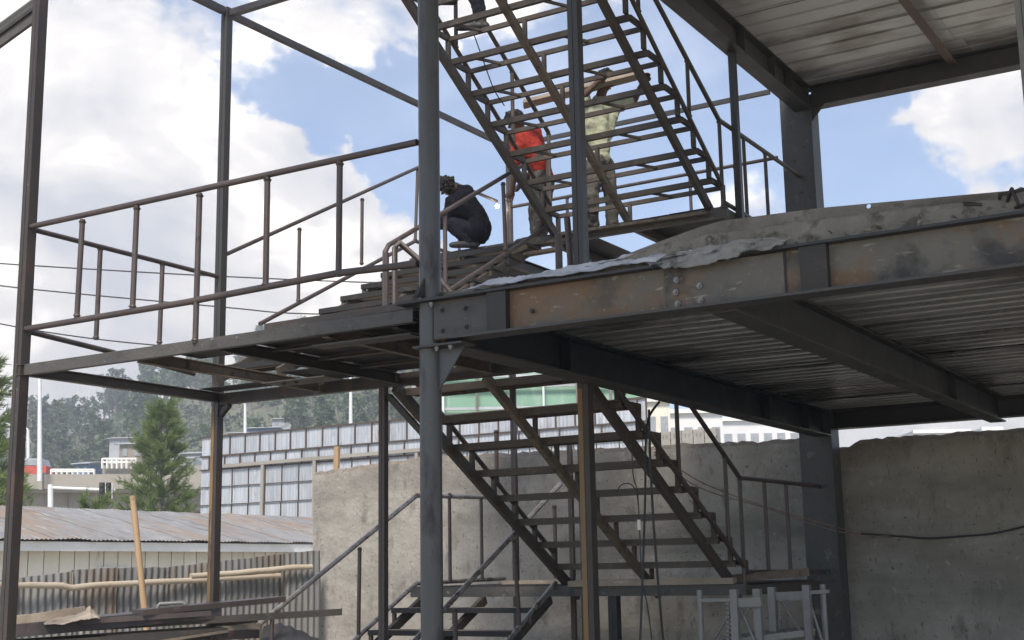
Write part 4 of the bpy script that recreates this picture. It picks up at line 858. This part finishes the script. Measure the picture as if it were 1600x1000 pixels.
# ------------------------------------------------------------------ hill, trees and huts
def interp(P_, x):
    if x <= P_[0][0]: return P_[0][1]
    for (a, ya), (b_, yb) in zip(P_, P_[1:]):
        if a <= x <= b_: return ya+(yb-ya)*(x-a)/(b_-a)
    return P_[-1][1]
RIDGE = [(-700,760),(-200,745),(0,722),(80,705),(150,678),(220,655),(300,632),(420,598),(560,575),(700,560),(900,600),(1100,680),(1400,760),(2200,800)]
VR, VN = 300., 95.
def hill_z(u, v):
    px = 800+F_PX*u/(v*math.cos(PITCH)+0*PITCH)*math.cos(PITCH)   # bearing -> image column at the horizon
    top = hp(px, interp(RIDGE, px), VR).z
    t = (v-VN)/(VR-VN); t = max(0, min(1.25, t)); s = t*t*(3-2*t) if t < 1 else 1-(t-1)*.5
    return 1.0+(top-1.0)*(.25*t+.75*s)+1.6*mnoise.noise((u*.03, v*.03, 1))+.5*mnoise.noise((u*.12, v*.12, 4))
hm = MB(); nu, nv = 120, 40; vs = []
for i in range(nu+1):
    for j in range(nv+1):
        v = VN-15+(340-VN+15)*j/nv; u = (-1+2*i/nu)*.52*v
        vs.append(uvw(u, v, hill_z(u, v) if j else GZ-.5))
hm.add(vs, [[i*(nv+1)+j, (i+1)*(nv+1)+j, (i+1)*(nv+1)+j+1, i*(nv+1)+j+1] for i in range(nu) for j in range(nv)], True)
struct('hill', hm, 'hill_soil')

def leaf_cloud(mb, c, rx, rz, n, s, rnd, droop=.3, asp=2.2):
    """leaf sprays filling a lumpy ellipsoid"""
    for _ in range(n):
        while True:
            q = V((rnd.uniform(-1,1), rnd.uniform(-1,1), rnd.uniform(-1,1)))
            if .25 < q.length < 1: break
        p = V(c)+V((q.x*rx, q.y*rx, q.z*rz)); a = V((rnd.gauss(0,1), rnd.gauss(0,1), rnd.gauss(0,.6)-droop)).normalized(); b_ = a.cross(V((rnd.gauss(0,1), rnd.gauss(0,1), rnd.gauss(0,1)))).normalized()
        k = s*rnd.uniform(.6,1.4); mb.add([p-b_*k/asp, p+a*k*.6-b_*k*.12, p+a*k+b_*k*.25, p+b_*k/asp], [[0,1,2,3]])
def euc_mesh(seed, h=1.0):
    rnd = random.Random(seed); tr = MB(); cr = MB(); H = 11.0
    lean = V((rnd.uniform(-.6,.6), rnd.uniform(-.6,.6), 0)); P_ = [V((0,0,0))+lean*(k/5)**2+UP*H*.86*k/5+V((jit(.12),jit(.12),0)) for k in range(6)]
    tr.tube(P_, .2, 6, rs=[.22,.19,.16,.12,.08,.04])
    nc = rnd.randint(8, 12)
    for k in range(nc):
        t = .38+.62*(k/nc)+rnd.uniform(-.04,.04); base = P_[min(4, int(t*5))].lerp(P_[min(5, int(t*5)+1)], t*5 % 1)
        ang = k*2.4+rnd.uniform(-.5,.5); rr = rnd.uniform(.4,1.7)*(1.15-.6*t); c_ = base+V((math.cos(ang)*rr, math.sin(ang)*rr, rnd.uniform(.2,.9)))
        tr.tube([base-UP*.3, base.lerp(c_, .6)+UP*.1, c_], .05, 5, rs=[.06,.04,.015])
        leaf_cloud(cr, c_, rnd.uniform(.6,1.15), rnd.uniform(.5,1.0), 62, .42, rnd)
        leaf_cloud(cr, c_+V((jit(.6),jit(.6),.4)), .5, .4, 22, .36, rnd)
    def mk(mb, nm, mt):
        me = bpy.data.meshes.new(nm); me.from_pydata([tuple(p) for p in mb.v], [], mb.f); me.materials.append(MATS[mt]); me.update(); return me
    return mk(tr, 'trunk', 'bark'), mk(cr, 'crown', 'leaf_euc' if seed % 3 else 'leaf_euc_pale')
EUC = [euc_mesh(s) for s in range(6)]
def plant_tree(p, sc, k, label, group='eucalyptus trees on the hill', name='eucalyptus_tree', meshes=None):
    t = bpy.data.objects.new(name, None); COL.objects.link(t); t.location = p+UP*ZC; t.rotation_euler.z = random.uniform(0, 6.28); t.scale = (sc*random.uniform(.85,1.15), sc*random.uniform(.85,1.15), sc)
    tag(t, label, 'tree', group)
    for nm, me in zip(('trunk', 'crown'), (meshes or EUC)[k % len(meshes or EUC)]):
        o = bpy.data.objects.new(nm, me); COL.objects.link(o); o.parent = t
    return t
rt = random.Random(21)
n_ = 0
for k in range(150):
    v = rt.choice([rt.uniform(150,230), rt.uniform(225,300), rt.uniform(265,305)]); px = rt.uniform(40, 760) if v > 180 else rt.uniform(60, 660)
    u = (px-800)/F_PX*v*1.0; p = uvw(u, v, hill_z(u, v)-.4)
    plant_tree(p, rt.uniform(.75,1.25)*(1.0 if v > 180 else .8), k, 'eucalyptus tree among the wood on the hillside behind the landing')
# scrub covering the slope between the trees
sc_ = MB(); rs_ = random.Random(5)
for k in range(1500):
    v = rs_.uniform(110, 312); px = rs_.uniform(-60, 900); u = (px-800)/F_PX*v
    z = hill_z(u, v); leaf_cloud(sc_, uvw(u, v, z+rs_.uniform(.2,1.5)), rs_.uniform(.8,2.0), rs_.uniform(.6,1.5), 16, .8, rs_, 0)
o = sc_.obj('scrub', 'leaf_euc_pale'); o['kind'] = 'stuff'; o['label'] = 'green scrub covering the hillside'; o['category'] = 'scrub'

def casuarina(label, p, H, R_, seed, n=420):
    rnd = random.Random(seed); t = thing('casuarina_tree', label, 'tree', p, 'feathery casuarina trees')
    tr = MB(); P_ = [p+UP*H*k/6+V((jit(.05),jit(.05),0)) for k in range(7)]; tr.tube(P_, .12, 8, rs=[.13,.11,.09,.07,.05,.03,.012]); cr = MB()
    nb = max(30, n//7)
    for k in range(nb):
        f = .06+.92*((k+rnd.random())/nb); base = p+UP*H*f*.96; ang = k*2.39996+rnd.uniform(-.3,.3)
        L_ = R_*(1-f)**1.0*min(1, .35+f*2.2)*rnd.uniform(.55,1.2)+.25; d = V((math.cos(ang), math.sin(ang), rnd.uniform(.25,.75))).normalized(); tip = base+d*L_
        tr.tube([base, base.lerp(tip, .55)+UP*.04*L_, tip+UP*.10*L_], .02, 4, rs=[.028*(1-f)+.01,.014,.005])
        for j in range(8):
            s0 = rnd.uniform(.2,1); q0 = base.lerp(tip, s0)+UP*.08*L_*s0; sd0 = (d+V((rnd.gauss(0,.55), rnd.gauss(0,.55), rnd.gauss(.35,.35)))).normalized(); sl_n = rnd.uniform(.25,.6)*(1.1-.4*f)
            for i in range(24):
                q = q0+sd0*sl_n*rnd.random()+V((rnd.gauss(0,.035), rnd.gauss(0,.035), rnd.gauss(0,.035)))
                dd = (sd0+V((rnd.gauss(0,.35), rnd.gauss(0,.35), rnd.gauss(.05,.35)))).normalized(); wv = dd.cross(V((rnd.gauss(0,1), rnd.gauss(0,1), rnd.gauss(0,1)))).normalized()*.017
                ll = rnd.uniform(.14,.32); cr.add([q-wv, q+wv, q+dd*ll], [[0,1,2]])
    tr.obj('trunk', 'bark', t); cr.obj('crown', 'leaf_cas', t); return t
b0_ = hp(246,905,46); casuarina('feathery green casuarina tree in front of the flyover', V((b0_.x,b0_.y,GZ)), hp(262,622,46).z-GZ, 2.3, 4, 800)
b0_ = hp(-40,905,34); casuarina('casuarina tree cut off by the left picture edge', V((b0_.x,b0_.y,GZ)), hp(-40,540,34).z-GZ, 1.35, 9, 420)
b0_ = hp(140,905,38); casuarina('small green bush tree rising behind the shed roof', V((b0_.x,b0_.y,GZ)), hp(140,779,38).z-GZ, .9, 12, 160)
b0_ = hp(14,905,44); casuarina('low casuarina behind the far left post', V((b0_.x,b0_.y,GZ)), hp(14,735,44).z-GZ, 1.2, 18, 240)

def hut(label, px, py, v, w_, h_, mat, roof='hut_tin'):
    q = hp(px, py, v); u = q.dot(RH); z1 = q.z; t = thing('hillside_hut', label, 'hut', uvw(u, v, z1-h_), 'huts on the hillside')
    m_ = MB(); m_.bar(uvw(u,v+1.5,z1-h_-2), uvw(u,v+1.5,z1), w_, 3, FH); m_.obj('wall', mat, t)
    m_ = MB(); m_.add([uvw(u-w_/2-.15,v-.4,z1-.1),uvw(u+w_/2+.15,v-.4,z1-.05),uvw(u+w_/2+.15,v+3.3,z1+.35),uvw(u-w_/2-.15,v+3.3,z1+.33),uvw(u-w_/2-.15,v-.4,z1-.02),uvw(u+w_/2+.15,v-.4,z1+.03),uvw(u+w_/2+.15,v+3.3,z1+.42),uvw(u-w_/2-.15,v+3.3,z1+.40)], [[0,1,2,3],[7,6,5,4],[0,4,5,1],[1,5,6,2],[2,6,7,3],[3,7,4,0]]); m_.obj('roof', roof, t)
    for s in (-.25, .25): MB().bar(uvw(u+w_*s,v-.03,z1-h_*.75), uvw(u+w_*s,v-.03,z1-h_*.3), w_*.2, .06, FH).obj('window', 'window_dark', t)
for a in (('hut with wide pale tin roof and blue wall below the wood',412,668,135,3.4,1.3,'hut_blue'),('small hut with grey tin roof left of the blue walled one',372,676,130,2.0,1.1,'hut_wall'),('brown hut with tin roof beside the feathery tree',205,693,125,2.2,1.6,'hut_wall'),('long low tin roofed hut above the brown one',196,684,150,3.6,1.0,'hut_tin'),
          ('small tin hut at the left foot of the wooded hill',128,724,110,1.3,.9,'hut_blue'),('pale hut high in the wood right of the lamp',440,654,180,2.6,1.2,'hut_tin'),('tin hut half hidden left of the sheet hoarding',300,708,115,1.9,1.1,'hut_tin'),('green-white hut right of the feathery tree',286,716,105,1.7,1.2,'lamp_white'),('grey hut up the slope above the hoarding',505,646,200,3,1.3,'hut_wall')): hut(*a)

# ------------------------------------------------------------------ people
def ball(mb, c, r):
    n, m = 10, 6; c = V(c); vs = [c+V((0,0,-r))]+[c+V((r*math.sin(math.pi*j/m)*math.cos(2*math.pi*i/n), r*math.sin(math.pi*j/m)*math.sin(2*math.pi*i/n), -r*math.cos(math.pi*j/m))) for j in range(1, m) for i in range(n)]+[c+V((0,0,r))]
    fs = [[0, 1+(i+1) % n, 1+i] for i in range(n)]+[[1+j*n+i, 1+j*n+(i+1) % n, 1+(j+1)*n+(i+1) % n, 1+(j+1)*n+i] for j in range(m-2) for i in range(n)]+[[len(vs)-1, 1+(m-2)*n+i, 1+(m-2)*n+(i+1) % n] for i in range(n)]
    mb.add(vs, fs, True)
FOLD = bpy.data.textures.new('cloth_folds', 'CLOUDS'); FOLD.noise_scale = .075; FOLD.noise_depth = 2
def flesh(name, caps, mat, parent, vox=.011, fold=0.0, smooth=5):
    """one continuous surface grown round tapered limbs"""
    mb = MB()
    for p0, r0, p1, r1 in caps:
        p0, p1 = V(p0), V(p1); k = max(2, int((p1-p0).length/(min(r0, r1)*.45))+1)
        for i in range(k+1): ball(mb, p0.lerp(p1, i/k), r0+(r1-r0)*i/k)
    o = mb.obj(name, mat, parent); r = o.modifiers.new('remesh', 'REMESH'); r.mode = 'VOXEL'; r.voxel_size = vox; r.use_smooth_shade = True
    s = o.modifiers.new('smooth', 'SMOOTH'); s.factor = .5; s.iterations = smooth
    if fold:
        d = o.modifiers.new('folds', 'DISPLACE'); d.texture = FOLD; d.strength = fold; d.mid_level = .5; d.texture_coords = 'LOCAL'
    return o
def person(label, J, hairc, shirt, trousers, sleeve='elbow', hood=False, bulk=1.0):
    """J: joints in space. body = one continuous figure, clothes are looser shells over it"""
    base = (J['footL']+J['footR'])/2; t = thing('person', label, 'person', base); g = lambda k: J[k]; ax = (g('head')-g('neck')).normalized()
    C = [(g('neck')-ax*.05,.058,g('head')-ax*.05,.055),(g('head')-ax*.035,.076,g('head')+ax*.045,.086),(g('pelvis'),.11,g('waist'),.105),(g('waist'),.105,g('chest'),.12),(g('chest'),.10,g('neck')-ax*.04,.06)]
    T = [(g('pelvis'),.125,g('pelvis').lerp(g('waist'),.7),.118)]
    S = [(g('pelvis'),.128*bulk,g('waist'),.128*bulk),(g('waist'),.128*bulk,g('chest'),.135*bulk),(g('chest'),.125*bulk,g('neck')-ax*.06,.078)]
    for s in 'LR':
        sh_, el, wr = g('sh'+s), g('el'+s), g('wr'+s); d = (wr-el).normalized(); pm = wr+d*.05; sd_ = d.cross(V((.3,.2,1))).normalized(); nd = d.cross(sd_)
        C += [(g('chest').lerp(sh_,.5),.075,sh_,.06),(sh_,.052,el,.042),(el,.043,wr,.029),(wr,.03,pm,.033)]
        for off, ln in ((-.03,.07),(-.01,.085),(.01,.08),(.03,.062)):
            a = pm+d*.02+sd_*off; m_ = a+d*ln*.55; C += [(a,.011,m_,.010),(m_,.010,m_+d*ln*.2+nd*ln*.4,.009)]
        C += [(wr+d*.02-sd_*.02,.014,pm+d*.01-sd_*.055,.011),(pm+d*.01-sd_*.055,.011,pm+d*.04-sd_*.05+nd*.02,.010)]
        hp_, kn, an, ft = g('hip'+s), g('kn'+s), g('an'+s), g('foot'+s); fd = (ft-an); fd.z = 0; fd = fd.normalized() if fd.length > .01 else -RH; heel = V((an.x,an.y,ft.z))
        C += [(hp_,.085,kn,.058),(kn,.058,kn.lerp(an,.35),.057),(kn.lerp(an,.35),.057,an,.038),(an,.038,heel+UP*.03,.038),(heel+UP*.03,.036,heel+fd*.15+UP*.02,.03)]
        T += [(g('pelvis').lerp(hp_,.4),.11,hp_,.105),(hp_,.105,hp_.lerp(kn,.5),.090),(hp_.lerp(kn,.5),.090,kn,.074),(kn,.074,kn.lerp(an,.45),.073),(kn.lerp(an,.45),.073,kn.lerp(an,.95),.063)]
        S += [(g('chest'),.11*bulk,sh_,.078),(sh_,.10,g('waist').lerp(hp_,.25),.105*bulk)]
        if sleeve == 'elbow': S += [(sh_,.072,sh_.lerp(el,.85),.064)]
        else: S += [(sh_,.074,el,.062),(el,.062,wr,.046)]
        if hood: S += [(hp_,.115*bulk,g('waist'),.12*bulk)]
        flesh('shoe', [(heel-fd*.05+UP*.03,.044,heel+fd*.06+UP*.032,.044),(heel+fd*.06+UP*.032,.043,heel+fd*.17+UP*.022,.036),(heel+fd*.17+UP*.022,.036,heel+fd*.20+UP*.02,.03),(heel-fd*.02+UP*.03,.044,heel-fd*.015+UP*.12,.05)], 'shoe', t, .009)
    body = flesh('body', C, 'skin', t, .0085, 0, 3)
    flesh('shirt', S, shirt, t, .012, .035); flesh('trousers', T, trousers, t, .012, .035)
    if hood: flesh('hood', [(g('neck')-J['face']*.05,.075,g('neck')-J['face']*.10-ax*.04,.065),(g('neck')-J['face']*.10-ax*.04,.065,g('chest').lerp(g('neck'),.5)-J['face']*.12,.05)], shirt, t, .012, .02)
    # hair: cap plus curls
    hd_ = g('head'); hm_ = MB(); rnd = random.Random(len(label))
    face = J.get('face', -RH)
    for k in range(460):
        d = V((rnd.gauss(0,1), rnd.gauss(0,1), rnd.gauss(0,1))).normalized()
        if d.dot(ax) < -.15 or (d.dot(face) > .45 and d.dot(ax) < .5): continue
        p = hd_+ax*.02+d*.092; q = p+d*rnd.uniform(.008,.03)*hairc+V((jit(.012),jit(.012),jit(.012))); hm_.tube([p-d*.02, p, q], .02, 5, rs=[.026,.025,.013])
    hm_.obj('hair', 'hair', t)
    # face: nose, ears, eyes, mouth
    sdv = ax.cross(face).normalized(); fc = hd_+face*.085
    nz = MB(); nz.tube([fc+ax*.01-face*.01, fc-ax*.022+face*.018, fc-ax*.03], .012, 6, rs=[.008,.014,.012]); nz.obj('nose', 'skin', body)
    for s in (-1, 1):
        e_ = MB(); e_.tube([hd_+sdv*s*.078+ax*.015-face*.01, hd_+sdv*s*.092-face*.018+ax*.012, hd_+sdv*s*.080-ax*.03], .012, 6); e_.obj('ear', 'skin', body)
        e_ = MB(); c_ = hd_+face*.078+sdv*s*.03+ax*.012; e_.tube([c_-face*.01, c_+face*.006], .011, 8); e_.obj('eye', 'white_paint', body)
    mo = MB(); c_ = hd_+face*.080-ax*.055; mo.tube([c_-sdv*.022, c_+face*.006, c_+sdv*.022], .006, 6); mo.obj('mouth', 'cloth_red', body)
    return t
def PJ(v, **k): return {n: hp(q[0], q[1], v+(q[2] if len(q) > 2 else 0)) for n, q in k.items()}
vm = at(950,366,Z=3.385).dot(FH)
# man in cream shirt, plank on the shoulder
J = PJ(vm, head=(946,128,0), neck=(938,152,0), chest=(933,180,0), waist=(934,222,0), pelvis=(936,246,0), shL=(916,172,-.08), shR=(956,168,.10), elL=(912,150,-.22), wrL=(930,132,-.28), elR=(990,158,.18), wrR=(1004,130,.05),
       hipL=(930,258,-.06), hipR=(945,258,.08), knL=(925,305,-.12), knR=(955,308,.1), anL=(927,352,.02), anR=(957,352,.16), footL=(938,366,-.05), footR=(968,363,.12)); J['face'] = (RH*.7-FH*.5-UP*.4).normalized()
person('worker in cream shirt and grey trousers carrying a plank on his shoulder', J, 1.0, 'cloth_cream', 'cloth_grey')
o = MB().bar(hp(818,163,vm-.10), hp(1004,116,vm-.10), .20, .035).obj('carried_plank', 'plank_wood', None, hp(900,140,vm)); tag(o, 'pale plank carried on the shoulder of the man in cream', 'plank')
# man in red shirt bending forward
vr = vm+.15
J = PJ(vr, head=(806,190,-.05), neck=(815,205,0), chest=(824,222,0), waist=(842,256,.02), pelvis=(847,274,.04), shL=(808,218,-.14), shR=(834,210,.14), elL=(806,262,-.22), wrL=(800,296,-.15), elR=(838,262,.24), wrR=(812,290,.22),
       hipL=(841,284,-.06), hipR=(853,283,.10), knL=(836,326,-.10), knR=(848,328,.14), anL=(838,372,-.04), anR=(846,370,.18), footL=(826,381,-.05), footR=(834,379,.16)); J['face'] = (-RH*.85-UP*.5-FH*.2).normalized()
person('worker in red shirt bending forward behind the stair stringer', J, .6, 'cloth_red', 'cloth_grey')
# crouching man in black
vc = at(735,386,Z=3.385).dot(FH)
J = PJ(vc, head=(701,293,-.05), neck=(714,302,0), chest=(722,316,0), waist=(741,340,0), pelvis=(748,357,0), shL=(708,318,-.16), shR=(730,312,.16), elL=(694,346,-.18), wrL=(676,352,-.1), elR=(708,345,.2), wrR=(678,356,.12),
       hipL=(742,364,-.10), hipR=(748,364,.10), knL=(698,346,-.16), knR=(704,344,.16), anL=(735,378,-.12), anR=(738,377,.12), footL=(722,386,-.13), footR=(726,385,.13)); J['face'] = (-RH*.85-UP*.5).normalized()
person('crouching worker in black hoodie and dark trousers welding at the upper landing', J, 1.0, 'cloth_black', 'cloth_navy', sleeve='long', hood=True, bulk=1.15)
# worker on the upper flight: only boots and shins reach into the picture
st = at(745, 46, Z=4.885); vb = st.dot(FH); c_ = st
J = {'footL': st-RH*.10, 'anL': st+RH*.03+UP*.10, 'knL': st-RH*.02+UP*.50+FH*-.05, 'hipL': st-RH*.10+UP*.92-FH*.12, 'pelvis': st-RH*.18+UP*.98-FH*.15, 'waist': st-RH*.18+UP*1.13-FH*.15, 'chest': st-RH*.2+UP*1.40-FH*.15, 'neck': st-RH*.2+UP*1.56-FH*.16, 'head': st-RH*.21+UP*1.68-FH*.18}
s2 = at(700, 6, Z=5.09); J.update({'footR': s2-RH*.10, 'anR': s2+RH*.0+UP*.10, 'knR': s2-RH*.04+UP*.48-FH*.1, 'hipR': st-RH*.24+UP*.93-FH*.2})
for s, k in (('L', 1), ('R', -1)): J['sh'+s] = J['chest']+RH*.2*k+UP*.06; J['el'+s] = J['chest']+RH*.26*k-UP*.22; J['wr'+s] = J['chest']+RH*.24*k-UP*.42-FH*.1
J['face'] = -FH
person('worker in dark trousers and black boots standing on the upper open flight', J, .5, 'cloth_navy', 'cloth_navy', sleeve='long')
# welding spark on the post
sp = at(777, 322, Y=13.30); m_ = MB()
bmt = bmesh.new(); bmesh.ops.create_icosphere(bmt, subdivisions=2, radius=.024, matrix=Matrix.Translation(sp)); m_.add([v.co.copy() for v in bmt.verts], [[v.index for v in f.verts] for f in bmt.faces], True); bmt.free()
o = m_.obj('welding_spark', 'weld_spark', None, sp); tag(o, 'glowing welding spark on the back post beside the crouching man', 'spark')

# ------------------------------------------------------------------ air between here and the hill
def haze():
    lo, hi = V((-440,-36,GZ-1)), V((66,410,72)); m_ = MB()
    m_.add([(x,y,z) for z in (lo.z,hi.z) for x, y in ((lo.x,lo.y),(hi.x,lo.y),(hi.x,hi.y),(lo.x,hi.y))], [[3,2,1,0],[4,5,6,7],[0,1,5,4],[1,2,6,5],[2,3,7,6],[3,0,4,7]]); o = m_.obj('haze', 'white_paint'); o['kind'] = 'stuff'; o['label'] = 'thin pale haze in the air'
    mt = bpy.data.materials.new('haze_air'); mt.use_nodes = True; nt = mt.node_tree; nt.nodes.clear()
    pv = nt.nodes.new('ShaderNodeVolumePrincipled'); pv.inputs['Color'].default_value = (.86, .90, .96, 1); pv.inputs['Density'].default_value = HAZE; pv.inputs['Anisotropy'].default_value = .3
    out = nt.nodes.new('ShaderNodeOutputMaterial'); nt.links.new(pv.outputs[0], out.inputs['Volume'])
    o.data.materials.clear(); o.data.materials.append(mt); return o
HAZE = .0018
haze()

for _o in bpy.data.objects:
    if "_o" in _o: del _o["_o"]
